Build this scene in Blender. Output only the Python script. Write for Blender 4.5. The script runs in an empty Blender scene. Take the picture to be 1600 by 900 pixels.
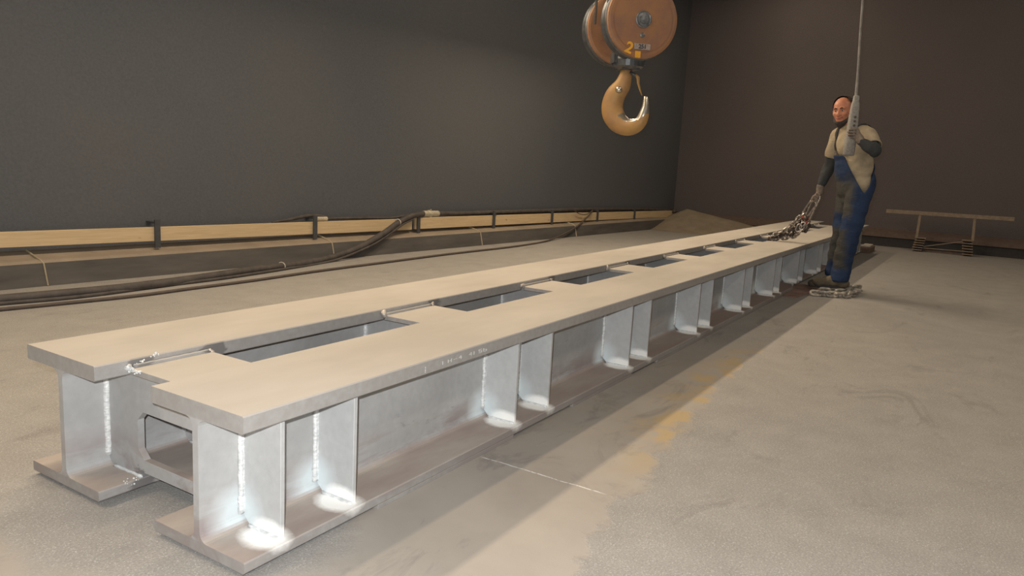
import bpy, bmesh, math, random
from mathutils import Vector, Matrix, noise
from mathutils.bvhtree import BVHTree
random.seed(7)
PI = math.pi
scn = bpy.context.scene
C = scn.collection

# ------------------------------------------------------------------ camera
CAM = Vector((-1.05568, -1.34149, 0.99397))
RIGHT = Vector((0.53209, -0.84495, 0.05411)); UP = Vector((0.11068, 0.13277, 0.98495)); FWD = Vector((0.83942, 0.51810, -0.16416))
FPX = 1167.04
cd = bpy.data.cameras.new('camera'); cam = bpy.data.objects.new('camera', cd); C.objects.link(cam)
m = Matrix((RIGHT, UP, -FWD)).transposed().to_4x4(); m.translation = CAM
cam.matrix_world = m
cd.sensor_width = 36; cd.lens = FPX / 1600 * 36; cd.clip_start = .02; cd.clip_end = 100
scn.camera = cam

# ------------------------------------------------------------------ world, lights, exposure
w = bpy.data.worlds.new('world'); scn.world = w; w.use_nodes = True
w.node_tree.nodes['Background'].inputs[0].default_value = (1.0, .80, .62, 1)
w.node_tree.nodes['Background'].inputs[1].default_value = 0.06
scn.view_settings.view_transform = 'Standard'; scn.view_settings.look = 'None'
scn.view_settings.exposure = 0.0; scn.view_settings.gamma = 1; scn.view_settings.use_curve_mapping = False

def area(name, loc, size, sy, power, col, aim):
    l = bpy.data.lights.new(name, 'AREA'); l.shape = 'RECTANGLE'; l.size = size; l.size_y = sy
    l.energy = power; l.color = col
    o = bpy.data.objects.new(name, l); C.objects.link(o); o.location = loc
    d = (Vector(aim) - Vector(loc)).normalized()
    # local X (the long side) runs along the hall
    z = -d; x = Vector((1, 0, 0)); x = (x - z * x.dot(z)).normalized(); y = z.cross(x)
    mm = Matrix((x, y, z)).transposed().to_4x4(); mm.translation = Vector(loc); o.matrix_world = mm
    return o
WARM = (1.0, .79, .56)
# rows of hall lamps high up: one row near the left wall, one nearer the middle
for i, x in enumerate((-1.2, 2.7, 6.6)):
    area('wall_lamp', (x, 2.48, 3.12), 2.2, .12, 66, WARM, (x, .9, 0))
for i, x in enumerate((1.0, 6.0, 10.5)):
    area('ceiling_lamp_and_fill', (x, 1.75, 4.6), 2.2, .16, (50, 46, 34)[i], WARM, (x, 0.6, 0))
for i, x in enumerate((1.0, 6.0, 10.5)):  # added fill row on the right, softens the girder's shadow
    area('ceiling_lamp_and_fill', (x, -3.4, 4.6), 2.2, .5, (46, 30, 14)[i], (1.0, .84, .66), (x, -1.2, 0))
# the photographer's flash, a little above and left of the lens
fl = bpy.data.lights.new('camera_flash', 'POINT'); fl.energy = 225; fl.color = (.975, .98, .985); fl.shadow_soft_size = .012
flo = bpy.data.objects.new('camera_flash', fl); C.objects.link(flo); flo.location = CAM - RIGHT * .045 + UP * .06

def at(px, py, x):
    """the point of the plane X = x that stands at this place of the photograph"""
    d = FWD + RIGHT * ((px - 800) / FPX) - UP * ((py - 450) / FPX)
    return CAM + d * ((x - CAM.x) / d.x)
def atz(px, py, z):
    d = FWD + RIGHT * ((px - 800) / FPX) - UP * ((py - 450) / FPX)
    return CAM + d * ((z - CAM.z) / d.z)

# ------------------------------------------------------------------ node helper
class NT:
    def __init__(s, name):
        s.m = bpy.data.materials.new(name); s.m.use_nodes = True; s.t = s.m.node_tree; s.n = s.t.nodes; s.l = s.t.links
        s.b = s.n['Principled BSDF']
        s.geo = s.n.new('ShaderNodeNewGeometry')
    def put(s, sock, v):
        if isinstance(v, bpy.types.NodeSocket): s.l.new(v, sock)
        elif isinstance(v, (tuple, list)) and len(v) == 3 and sock.type == 'RGBA': sock.default_value = (*v, 1)
        else: sock.default_value = v
    def math(s, op, a, b=0, c=0, clamp=False):
        n = s.n.new('ShaderNodeMath'); n.operation = op; n.use_clamp = clamp
        s.put(n.inputs[0], a); s.put(n.inputs[1], b); s.put(n.inputs[2], c); return n.outputs[0]
    def noise(s, scale, detail=3, rough=.5, vec=None, dist=0):
        n = s.n.new('ShaderNodeTexNoise'); n.inputs['Scale'].default_value = scale; n.inputs['Detail'].default_value = detail
        n.inputs['Roughness'].default_value = rough; n.inputs['Distortion'].default_value = dist
        s.l.new(vec if vec is not None else s.geo.outputs['Position'], n.inputs['Vector']); return n.outputs['Fac']
    def ramp(s, v, lo, hi, a=0., b=1.):
        n = s.n.new('ShaderNodeMapRange'); n.clamp = True
        s.put(n.inputs[0], v); s.put(n.inputs[1], lo); s.put(n.inputs[2], hi); s.put(n.inputs[3], a); s.put(n.inputs[4], b); return n.outputs[0]
    def mix(s, f, a, b, mode='MIX'):
        n = s.n.new('ShaderNodeMix'); n.data_type = 'RGBA'; n.blend_type = mode
        s.put(n.inputs[0], f); s.put(n.inputs[6], a); s.put(n.inputs[7], b); return n.outputs[2]
    def xyz(s, v=None):
        n = s.n.new('ShaderNodeSeparateXYZ'); s.l.new(v if v is not None else s.geo.outputs['Position'], n.inputs[0]); return n.outputs
    def scaled(s, sc, v=None):
        n = s.n.new('ShaderNodeVectorMath'); n.operation = 'MULTIPLY'
        s.l.new(v if v is not None else s.geo.outputs['Position'], n.inputs[0]); n.inputs[1].default_value = sc; return n.outputs[0]
    def objco(s):
        return s.n.new('ShaderNodeTexCoord').outputs['Object']
    def bump(s, h, strength=.3, dist=.01):
        n = s.n.new('ShaderNodeBump'); n.inputs['Strength'].default_value = strength; n.inputs['Distance'].default_value = dist
        s.l.new(h, n.inputs['Height']); s.l.new(n.outputs[0], s.b.inputs['Normal'])
    def out(s, col, rough=.8, metal=0., spec=None):
        s.put(s.b.inputs['Base Color'], col); s.put(s.b.inputs['Roughness'], rough); s.put(s.b.inputs['Metallic'], metal)
        if spec is not None: s.b.inputs['Specular IOR Level'].default_value = spec
        return s.m

def simple(name, col, rough=.7, metal=0., var=.15, scale=20., bump=0., bscale=None):
    k = NT(name); n = k.noise(scale, 4, .6)
    c = k.mix(k.ramp(n, .3, .7), tuple(max(0, v * (1 - var)) for v in col), tuple(min(1, v * (1 + var)) for v in col))
    if bump: k.bump(k.noise(bscale or scale * 3, 3), bump, .004)
    return k.out(c, rough, metal)

M = {}
STIFF = [(.126, .377), (1.22, 1.47), (2.27, 2.51), (3.30, 3.55), (4.28, 4.51), (5.21, 5.44), (6.16, 6.40), (7.10, 7.34), (8.08, 8.32), (9.06, 9.30), (10.05, 10.29)]

def steel(name, halo=True, clean=False):
    """blasted plate steel: cool grey on the sides, tan grit dust settled on upward faces, near-white patches round the weld ends"""
    k = NT(name)
    nz = k.xyz(k.geo.outputs['Normal'])[2]
    P = k.xyz()
    n1 = k.noise(3.0, 5, .6); n2 = k.noise(38, 4, .6); n3 = k.noise(260, 2, .5)
    side = k.mix(k.ramp(n1, .35, .68), (.40, .40, .395), (.50, .505, .50))
    side = k.mix(k.ramp(n2, .35, .75, 0, .35), side, (.32, .315, .315))
    # mill scale left on the web foot and the lower flange: red-brown patches
    sn = k.noise(1.0, 6, .65, k.scaled((1.6, 5, 9)), .6)
    low = k.ramp(P[2], .18, .05, 0, 1)
    scale_m = k.math('MULTIPLY', k.ramp(sn, .46, .58), low)
    side = k.mix(k.math('MULTIPLY', scale_m, .62), side, (.26, .175, .165))
    # dark scuffs
    dn = k.noise(2.2, 4, .7, k.scaled((1, 1, 2.2)), 1.5)
    side = k.mix(k.ramp(dn, .68, .76, 0, .5), side, (.17, .16, .17))
    if clean: side = k.mix(k.ramp(n2, .3, .75), (.53, .54, .54), (.46, .47, .47))
    edge = k.math('MAXIMUM', k.ramp(P[2], .045, .041), k.ramp(P[2], .355, .359))
    side = k.mix(k.math('MULTIPLY', edge, k.ramp(n2, .3, .7, .45, .8)), side, (.31, .29, .27))
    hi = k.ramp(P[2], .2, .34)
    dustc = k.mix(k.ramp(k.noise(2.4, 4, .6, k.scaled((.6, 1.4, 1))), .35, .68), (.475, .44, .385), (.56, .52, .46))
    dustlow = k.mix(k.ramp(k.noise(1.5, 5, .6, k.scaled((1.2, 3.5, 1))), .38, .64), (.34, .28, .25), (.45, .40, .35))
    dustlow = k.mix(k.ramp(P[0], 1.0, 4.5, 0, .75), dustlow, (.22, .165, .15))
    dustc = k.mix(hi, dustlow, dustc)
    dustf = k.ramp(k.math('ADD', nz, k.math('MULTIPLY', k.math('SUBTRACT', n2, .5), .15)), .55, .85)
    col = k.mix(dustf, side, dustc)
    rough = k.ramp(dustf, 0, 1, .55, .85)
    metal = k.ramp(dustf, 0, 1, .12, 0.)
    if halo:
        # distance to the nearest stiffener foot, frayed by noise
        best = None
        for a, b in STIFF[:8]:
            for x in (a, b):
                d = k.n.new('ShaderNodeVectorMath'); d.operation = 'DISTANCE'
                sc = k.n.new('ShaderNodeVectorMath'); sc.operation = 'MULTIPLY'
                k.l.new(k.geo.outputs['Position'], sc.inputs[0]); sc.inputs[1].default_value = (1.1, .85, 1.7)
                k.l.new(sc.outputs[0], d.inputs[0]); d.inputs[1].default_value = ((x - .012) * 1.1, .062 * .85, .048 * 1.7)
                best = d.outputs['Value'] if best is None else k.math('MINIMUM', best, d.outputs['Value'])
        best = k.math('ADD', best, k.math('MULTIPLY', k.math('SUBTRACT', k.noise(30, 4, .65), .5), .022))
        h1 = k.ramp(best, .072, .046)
        col = k.mix(h1, col, (.93, .93, .90)); metal = k.math('MULTIPLY', metal, k.math('SUBTRACT', 1, h1))  # near-white colour round each stiffener foot
        # a second, fainter pale blue-grey zone in the web corner behind each stiffener
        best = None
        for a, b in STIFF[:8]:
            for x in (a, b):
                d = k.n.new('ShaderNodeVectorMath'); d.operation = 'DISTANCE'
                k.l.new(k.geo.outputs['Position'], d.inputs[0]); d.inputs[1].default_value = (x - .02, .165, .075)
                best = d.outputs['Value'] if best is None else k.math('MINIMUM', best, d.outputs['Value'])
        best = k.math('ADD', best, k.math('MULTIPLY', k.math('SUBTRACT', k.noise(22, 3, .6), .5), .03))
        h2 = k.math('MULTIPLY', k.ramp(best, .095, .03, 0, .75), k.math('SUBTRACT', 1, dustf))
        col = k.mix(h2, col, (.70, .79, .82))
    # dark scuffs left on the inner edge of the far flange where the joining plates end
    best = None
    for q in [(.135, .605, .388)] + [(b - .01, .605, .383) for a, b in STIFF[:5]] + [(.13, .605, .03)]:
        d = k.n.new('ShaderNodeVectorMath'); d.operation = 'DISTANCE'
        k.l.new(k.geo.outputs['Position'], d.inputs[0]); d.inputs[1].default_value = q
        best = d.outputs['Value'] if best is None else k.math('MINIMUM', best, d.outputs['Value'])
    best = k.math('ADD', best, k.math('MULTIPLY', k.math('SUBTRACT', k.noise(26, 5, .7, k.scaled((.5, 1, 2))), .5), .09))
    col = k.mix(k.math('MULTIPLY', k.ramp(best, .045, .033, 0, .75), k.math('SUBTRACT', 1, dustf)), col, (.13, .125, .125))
    k.bump(k.math('ADD', k.math('MULTIPLY', n3, .5), n2), .12, .003)
    return k.out(col, rough, metal)
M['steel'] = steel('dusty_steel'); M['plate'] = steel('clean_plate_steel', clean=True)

def mk_weld():
    k = NT('weld_metal'); n = k.noise(1, 2, .5, k.scaled((60, 60, 150)))
    k.bump(n, .6, .004)
    return k.out(k.mix(k.ramp(n, .35, .65), (.58, .60, .60), (.80, .81, .80)), .5, .15)
M['weld'] = mk_weld()
M['weld_lump'] = simple('weld_lump', (.56, .50, .44), .5, .3, .4, 60, .5)
M['mark'] = simple('stamp_mark', (.72, .72, .70), .5, .3)
M['dark_scuff'] = simple('dark_steel', (.10, .10, .11), .5, .5)
M['rust_plate'] = simple('rust_plate', (.30, .20, .165), .85, 0, .25, 9, .3)

def mk_floor():
    k = NT('floor_grit'); P = k.xyz()
    big = k.noise(.8, 5, .6); mid = k.noise(5, 5, .65); fine = k.noise(420, 2, .6); fine2 = k.noise(170, 3, .6)
    grit = k.mix(k.ramp(mid, .3, .7), (.30, .288, .268), (.372, .356, .332))
    grit = k.mix(k.ramp(fine2, .3, .7), k.mix(.28, grit, (.10, .10, .10)), k.mix(.22, grit, (.62, .60, .56)))
    # bare steel floor with a skin of tan dust next to the girder and under its left end
    tan = k.mix(k.ramp(k.noise(2.2, 4, .6), .35, .65), (.355, .322, .285), (.415, .378, .332))
    yel = k.mix(k.ramp(k.noise(6, 4, .6), .42, .55), tan, (.46, .355, .205))
    yel = k.mix(k.ramp(P[0], 1.0, 1.6), tan, yel)
    edge = k.math('ADD', P[1], k.math('MULTIPLY', k.math('SUBTRACT', k.noise(4.5, 6, .62), .5), .34))
    lim = k.ramp(P[0], .3, 2.7, -.61, -.36)
    rim = k.ramp(k.math('SUBTRACT', edge, lim), .17, .08, .12, 1); yel = k.mix(rim, tan, yel)
    ftan = k.math('MULTIPLY', k.ramp(k.math('SUBTRACT', edge, lim), -.012, .022), k.ramp(P[1], 1.2, .7))
    ftan = k.math('MULTIPLY', ftan, k.ramp(P[0], 3.6, 2.8))
    # the clean tan dust ends where grey grit lies between the two girder ends
    d = k.n.new('ShaderNodeVectorMath'); d.operation = 'DISTANCE'; k.l.new(k.scaled((1, .6, 0)), d.inputs[0]); d.inputs[1].default_value = (.15, .33, 0)
    gn = k.math('ADD', d.outputs['Value'], k.math('MULTIPLY', k.math('SUBTRACT', k.noise(3.5, 5, .6), .5), .25))
    gap = k.ramp(gn, .42, .36)
    ftan = k.math('MULTIPLY', ftan, k.math('SUBTRACT', 1, gap))
    col = k.mix(ftan, grit, yel)
    # grey-blue scuffs
    sc = k.noise(1.5, 6, .7, k.scaled((1, 2.2, 1)), 1.2)
    col = k.mix(k.ramp(sc, .57, .68, 0, .45), col, (.19, .185, .175))
    # scratched seam line across the floor by the girder
    seam = k.math('MULTIPLY', k.ramp(k.math('ABSOLUTE', k.math('SUBTRACT', P[0], k.math('MULTIPLY_ADD', k.noise(20, 2), .012, .964))), .0035, .0015),
                  k.math('MULTIPLY', k.ramp(P[1], -.48, -.44), k.ramp(P[1], .0, -.02)))
    col = k.mix(k.math('MULTIPLY', seam, k.ramp(k.noise(60, 3), .4, .5, .25, 1)), col, (.75, .75, .74))
    # glint of the shot grains, painted in as pale random cells
    vor = k.n.new('ShaderNodeTexVoronoi'); vor.inputs['Scale'].default_value = 420; k.l.new(k.geo.outputs['Position'], vor.inputs['Vector'])
    cell = k.xyz(vor.outputs['Color'])[0]
    gl = k.math('MULTIPLY', k.math('GREATER_THAN', cell, .955), k.math('SUBTRACT', 1, ftan))
    col = k.mix(k.math('MULTIPLY', gl, .35), col, (.80, .80, .78))
    h = k.math('ADD', k.math('MULTIPLY', fine2, .7), k.math('MULTIPLY', mid, 2.0))
    k.bump(k.math('MULTIPLY', h, k.ramp(ftan, 0, 1, 1, .25)), .35, .006)
    return k.out(col, .8, 0)
M['floor'] = mk_floor()

def mk_sand():
    k = NT('sand'); n = k.noise(140, 3, .6)
    k.bump(n, .3, .005)
    return k.out(k.mix(k.ramp(k.noise(6, 4), .3, .7), (.26, .215, .155), (.32, .27, .20)), .9)
M['sand'] = mk_sand()

def mk_wall(name, a, b):
    k = NT(name); n = k.noise(.6, 4, .5); f = k.noise(55, 4, .7)
    c = k.mix(k.ramp(n, .3, .7), a, b)
    c = k.mix(k.ramp(f, .35, .7, 0, .3), c, tuple(v * 1.6 for v in b))
    k.bump(f, .25, .01)
    return k.out(c, .85, 0, .3)
M['wall_left'] = mk_wall('black_rubber_left', (.092, .102, .116), (.112, .116, .124))
M['wall_back'] = mk_wall('black_rubber_back', (.112, .100, .102), (.136, .118, .118))
M['ceiling'] = simple('ceiling_sheet', (.22, .20, .18), .8)
M['post'] = simple('post_paint', (.075, .077, .085), .6, .1)

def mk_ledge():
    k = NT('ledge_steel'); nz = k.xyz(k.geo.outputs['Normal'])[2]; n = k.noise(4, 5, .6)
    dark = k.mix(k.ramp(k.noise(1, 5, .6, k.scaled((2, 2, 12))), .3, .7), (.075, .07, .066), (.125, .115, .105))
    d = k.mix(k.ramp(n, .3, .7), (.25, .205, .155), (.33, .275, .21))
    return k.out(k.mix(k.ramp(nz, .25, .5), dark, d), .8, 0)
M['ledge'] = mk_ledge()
M['seam'] = simple('seam_putty', (.50, .43, .30), .8)
M['ledge_back'] = simple('ledge_back', (.14, .10, .082), .85)
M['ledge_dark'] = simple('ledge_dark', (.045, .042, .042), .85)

def mk_wood():
    k = NT('pine_board'); v = k.scaled((1.2, 1, 26)); n = k.noise(3, 5, .6, v, .8)
    kn = k.noise(7, 2, .5, k.scaled((1, 1, 3)))
    c = k.mix(k.ramp(n, .3, .7), (.58, .435, .25), (.72, .56, .345))
    c = k.mix(k.ramp(kn, .70, .76, 0, .7), c, (.28, .15, .06))
    return k.out(c, .7)
M['wood'] = mk_wood()
M['hose'] = simple('hose_rubber', (.080, .070, .064), .75, 0, .3, 14, .25)
M['cable'] = simple('cable_rubber', (.10, .080, .068), .8)
M['coupling'] = simple('coupling', (.55, .50, .38), .55, .2, .3, 40)
M['white_tie'] = simple('tie', (.72, .68, .60), .6)

def mk_hookpaint(name, base, worn, grime, f=.5):
    k = NT(name); n = k.noise(9, 6, .65, k.objco()); g = k.noise(5, 5, .6, k.objco(), .5)
    c = k.mix(k.ramp(n, .40, .62), base, worn); c = k.mix(k.ramp(g, .50, .68, 0, f), c, grime)
    k.bump(n, .15, .004)
    return k.out(c, .5, 0)
M['hook_paint'] = mk_hookpaint('hook_yellow', (.40, .235, .075), (.33, .185, .08), (.19, .125, .085))
M['disc_paint'] = mk_hookpaint('block_orange', (.33, .165, .075), (.27, .135, .08), (.19, .12, .095))
M['bright_steel'] = simple('bright_steel', (.62, .58, .50), .28, .9, .15, 30)
M['blue_steel'] = simple('blue_steel', (.13, .14, .15), .42, .6, .3, 20)
M['hub'] = simple('hub_steel', (.20, .21, .22), .4, .5, .4, 40)
M['yellow'] = simple('marking_yellow', (.80, .40, .04), .5)
M['tag_grey'] = simple('tag_grey', (.36, .30, .26), .6, .1, .3, 60)
M['black'] = simple('black_ink', (.05, .05, .06), .6)
M['rope'] = simple('wire_rope', (.20, .19, .18), .5, .5, .3, 200, .5)
M['chain'] = simple('chain_steel', (.42, .38, .35), .30, .75, .75, 34)
M['chain_dark'] = simple('chain_dark', (.11, .09, .08), .4, .6, .4, 30)
M['red'] = simple('red_paint', (.42, .085, .07), .5, 0, .3, 60)
M['chain_pale'] = simple('chain_pale', (.42, .39, .34), .5, .4, .6, 26)
M['trestle'] = simple('trestle_steel', (.28, .22, .165), .8, 0, .2)
M['block_brown'] = simple('block_brown', (.22, .15, .11), .8)
M['pale'] = simple('pale_dust', (.66, .62, .54), .8)

def cloth(name, a, b, dirt=None, dz=None, scale=5.):
    k = NT(name); n = k.noise(scale, 5, .6); wv = k.noise(1, 3, .5, k.scaled((14, 14, 30)), 1.0)
    c = k.mix(k.ramp(n, .35, .65), a, b)
    if dirt:
        c = k.mix(dz(k), c, dirt)
    k.bump(wv, .5, .012)
    return k.out(c, .9, 0, .2)
M['shirt'] = cloth('cream_cotton', (.34, .285, .20), (.44, .375, .27))
M['sleeve'] = cloth('dark_sleeve', (.045, .050, .055), (.075, .080, .082))
def dirtmask(k):
    P = k.xyz(); n = k.noise(9, 4, .6)
    # grime on the front of both thighs and shins (towards the girder and the lens)
    f = k.math('ADD', P[1], k.math('MULTIPLY', P[0], -.10))
    z = k.math('ADD', P[2], k.math('MULTIPLY', k.math('SUBTRACT', n, .5), .22))
    thigh = k.math('MULTIPLY', k.ramp(z, .67, .73), k.ramp(z, 1.08, .98))
    shin = k.math('MULTIPLY', k.ramp(z, .22, .28), k.ramp(z, .62, .56))
    yy = k.math('ADD', P[1], k.math('MULTIPLY', k.math('SUBTRACT', n, .5), .12))
    return k.math('MULTIPLY', k.math('MAXIMUM', thigh, shin), k.ramp(yy, -.41, -.35, 0, .92))
M['overalls'] = cloth('blue_overalls', (.024, .042, .092), (.034, .058, .125), (.075, .073, .064), dirtmask)
M['strap'] = cloth('dark_strap', (.05, .05, .055), (.07, .07, .07))
M['glove'] = cloth('grey_glove', (.17, .14, .12), (.27, .23, .19), scale=30)
M['finger_shade'] = cloth('finger_shade_cloth', (.055, .05, .05), (.09, .08, .08))  # dark tone for the shade modelled between the fingers
M['boot'] = cloth('dusty_boot', (.11, .095, .07), (.17, .145, .105), scale=20)
M['hair'] = simple('hair', (.045, .030, .024), .8, 0, .3, 60)
M['beard'] = simple('beard', (.05, .042, .042), .9, 0, .3, 60)
def mk_skin():
    k = NT('skin'); n = k.noise(16, 4, .6)
    k.b.inputs['Subsurface Weight'].default_value = .05; k.b.inputs['Subsurface Radius'].default_value = (.01, .004, .002)
    return k.out(k.mix(k.ramp(n, .35, .65), (.50, .20, .12), (.60, .265, .16)), .5)
M['skin'] = mk_skin()
M['lip'] = simple('lip', (.33, .10, .08), .5)
M['eye'] = simple('eye', (.03, .02, .02), .3)
M['eye_white'] = simple('eye_white', (.45, .40, .36), .4)
M['pendant'] = simple('pendant_grey', (.30, .29, .27), .75, 0, .2, 60, .2)
M['pendant_cable'] = simple('pendant_cable', (.26, .25, .235), .7, 0, .35, 12)

# ------------------------------------------------------------------ mesh helpers
def link(name, bm, mat, parent=None, smooth=False, auto=None):
    me = bpy.data.meshes.new(name); bmesh.ops.recalc_face_normals(bm, faces=bm.faces[:]); bm.to_mesh(me); bm.free()
    for x in (mat if isinstance(mat, (list, tuple)) else [mat]): me.materials.append(x)
    if smooth:
        for p in me.polygons: p.use_smooth = True
    o = bpy.data.objects.new(name, me); C.objects.link(o)
    if parent: o.parent = parent
    return o
def tag(o, label=None, cat=None, group=None, kind=None):
    if label: o['label'] = label
    if cat: o['category'] = cat
    if group: o['group'] = group
    if kind: o['kind'] = kind
    return o
def empty(name, loc=(0, 0, 0), rz=0):
    o = bpy.data.objects.new(name, None); C.objects.link(o); o.location = loc; o.rotation_euler = (0, 0, rz); o.empty_display_size = .1
    return o
def box(bm, x0, x1, y0, y1, z0, z1, bev=0., mi=0):
    vs = [bm.verts.new((x, y, z)) for x in (x0, x1) for y in (y0, y1) for z in (z0, z1)]
    fs = [bm.faces.new([vs[i] for i in q]) for q in ((0, 1, 3, 2), (4, 6, 7, 5), (0, 4, 5, 1), (2, 3, 7, 6), (0, 2, 6, 4), (1, 5, 7, 3))]
    for f in fs: f.material_index = mi
    if bev:
        es = list({e for f in fs for e in f.edges}); bmesh.ops.bevel(bm, geom=es, offset=bev, segments=2, affect='EDGES', profile=.5)
    return vs
def obox(bm, p, q, wid, hei, side, mi=0):
    """a bar from p to q, wid across in direction side, hei in the third direction"""
    p = Vector(p); q = Vector(q); d = (q - p).normalized(); s = Vector(side); s = (s - d * s.dot(d)).normalized(); t = d.cross(s)
    vs = [bm.verts.new(e + s * a * wid / 2 + t * b * hei / 2) for e in (p, q) for a in (-1, 1) for b in (-1, 1)]
    for i in ((0, 1, 3, 2), (4, 6, 7, 5), (0, 4, 5, 1), (2, 3, 7, 6), (0, 2, 6, 4), (1, 5, 7, 3)):
        bm.faces.new([vs[j] for j in i]).material_index = mi
def prism(bm, poly, axis, a, b, holes=None):
    """extrude a 2-D outline (list of (u, v)) along axis from a to b"""
    def P(u, v, w):
        return {'x': (w, u, v), 'y': (u, w, v), 'z': (u, v, w)}[axis]
    A = [bm.verts.new(P(u, v, a)) for u, v in poly]; B = [bm.verts.new(P(u, v, b)) for u, v in poly]
    n = len(poly)
    if not holes:
        bm.faces.new(A); bm.faces.new(B[::-1])
    else:
        h = holes; HA = [bm.verts.new(P(u, v, a)) for u, v in h]; HB = [bm.verts.new(P(u, v, b)) for u, v in h]
        # outline and hole have the same number of points in the same order
        for i in range(n):
            j = (i + 1) % n
            bm.faces.new((A[i], A[j], HA[j], HA[i])); bm.faces.new((B[i], HB[i], HB[j], B[j])); bm.faces.new((HA[i], HA[j], HB[j], HB[i]))
    for i in range(n):
        j = (i + 1) % n; bm.faces.new((A[i], B[i], B[j], A[j]))
def spline(pts, n=8):
    pts = [Vector(p) for p in pts]; P = [pts[0] * 2 - pts[1]] + pts + [pts[-1] * 2 - pts[-2]]; out = []
    for i in range(1, len(P) - 2):
        for k in range(n):
            t = k / n; a, b, c, d = P[i - 1:i + 3]
            out.append(.5 * ((2 * b) + (c - a) * t + (2 * a - 5 * b + 4 * c - d) * t * t + (3 * b - a - 3 * c + d) * t ** 3))
    out.append(P[-2]); return out
def tube(bm, pts, r, seg=8, closed=False, flat=1., ref=None, mi=0):
    """sweep; r number or list; flat squashes the section along the second frame axis; ref fixes that axis"""
    pts = [Vector(p) for p in pts]; n = len(pts); R = r if isinstance(r, (list, tuple)) else [r] * n
    rings = []; prev = None
    for i in range(n):
        if closed: t = (pts[(i + 1) % n] - pts[i - 1]).normalized()
        else: t = (pts[min(i + 1, n - 1)] - pts[max(i - 1, 0)]).normalized()
        if ref is not None: u = Vector(ref)
        elif prev is None: u = Vector((0, 0, 1)) if abs(t.z) < .9 else Vector((1, 0, 0))
        else: u = prev
        u = (u - t * u.dot(t)).normalized(); prev = u; v = t.cross(u)
        rings.append([bm.verts.new(pts[i] + (v * math.cos(2 * PI * k / seg) + u * flat * math.sin(2 * PI * k / seg)) * R[i]) for k in range(seg)])
    for i in range(n if closed else n - 1):
        a = rings[i]; b = rings[(i + 1) % n]
        for k in range(seg):
            bm.faces.new((a[k], a[(k + 1) % seg], b[(k + 1) % seg], b[k])).material_index = mi
    if not closed:
        bm.faces.new(rings[0]).material_index = mi; bm.faces.new(rings[-1][::-1]).material_index = mi
    return rings
def lathe(bm, prof, seg=32, mat=Matrix.Identity(4), mi=0):
    """prof list of (radius, height) round the local Z"""
    rings = [[bm.verts.new(mat @ Vector((max(r, 1e-4) * math.cos(2 * PI * k / seg), max(r, 1e-4) * math.sin(2 * PI * k / seg), z))) for k in range(seg)] for r, z in prof]
    for a, b in zip(rings, rings[1:]):
        for k in range(seg): bm.faces.new((a[k], a[(k + 1) % seg], b[(k + 1) % seg], b[k])).material_index = mi
    bm.faces.new(rings[0]).material_index = mi; bm.faces.new(rings[-1][::-1]).material_index = mi

# ------------------------------------------------------------------ the hall
bm = bmesh.new(); box(bm, -5, 13.6, -6, 5.6, -.2, 0); tag(link('floor', bm, M['floor']), kind='structure')
WP = Vector((1.25, 3.99, 0)); WD = Vector((.99849, -.05501, 0)); WN = Vector((.05501, .99849, 0))
def wl(s, d, z): return WP + WD * s + WN * d + Vector((0, 0, z))
def quadbox(bm, c, mi=0):
    vs = [bm.verts.new(p) for p in c]
    for i in ((0, 1, 2, 3), (7, 6, 5, 4), (0, 4, 5, 1), (1, 5, 6, 2), (2, 6, 7, 3), (3, 7, 4, 0)):
        bm.faces.new([vs[j] for j in i]).material_index = mi
def wbox(bm, s0, s1, d0, d1, z0, z1, mi=0):
    quadbox(bm, [wl(s0, d0, z0), wl(s1, d0, z0), wl(s1, d1, z0), wl(s0, d1, z0), wl(s0, d0, z1), wl(s1, d0, z1), wl(s1, d1, z1), wl(s0, d1, z1)], mi)
bm = bmesh.new(); wbox(bm, -6.2, 12.3, .235, .4, 0, 5.2)
wall_left = tag(link('wall_left', bm, M['wall_left']), kind='structure')
BX = 12.62
bm = bmesh.new(); box(bm, BX, BX + .2, -6, 4.2, 0, 5.2); tag(link('wall_back', bm, M['wall_back']), kind='structure')
bm = bmesh.new(); box(bm, -5, 13.6, -6.2, -6, 0, 5.2); tag(link('wall_right', bm, M['wall_left']), kind='structure')
bm = bmesh.new(); box(bm, -5.2, -5, -6, 5.6, 0, 5.2); tag(link('wall_front', bm, M['wall_left']), kind='structure')
bm = bmesh.new(); box(bm, -5.2, 13.6, -6.2, 5.6, 5.2, 5.35); tag(link('ceiling', bm, M['ceiling']), kind='structure')

# left ledge: leaning dark face, sloped dusty top, built in lengths with pale seams
bm = bmesh.new()
prof = [(0, 0), (.03, .155), (.05, .172), (.215, .235), (.235, .235), (.235, 0)]
A = [bm.verts.new(wl(-6.1, d, z)) for d, z in prof]
B = [bm.verts.new(wl(11.25, d, z - (.035 if d > .1 and z > 0 else 0))) for d, z in prof]
for i in range(len(prof)):
    j = (i + 1) % len(prof); bm.faces.new((A[i], A[j], B[j], B[i]))
bm.faces.new(A); bm.faces.new(B[::-1])
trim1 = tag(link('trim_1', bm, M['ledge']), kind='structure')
for s in (.276, 2.813, 5.129, 7.366):
    bm = bmesh.new()
    tube(bm, [wl(s + .012, -.002, .004), wl(s + .004, .027, .150), wl(s - .005, .05, .172 - .0003 * s), wl(s - .03, .2, .231 - .0022 * s - .006)], .009, 6, flat=.5)
    link('seam', bm, M['seam'], trim1)
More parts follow.
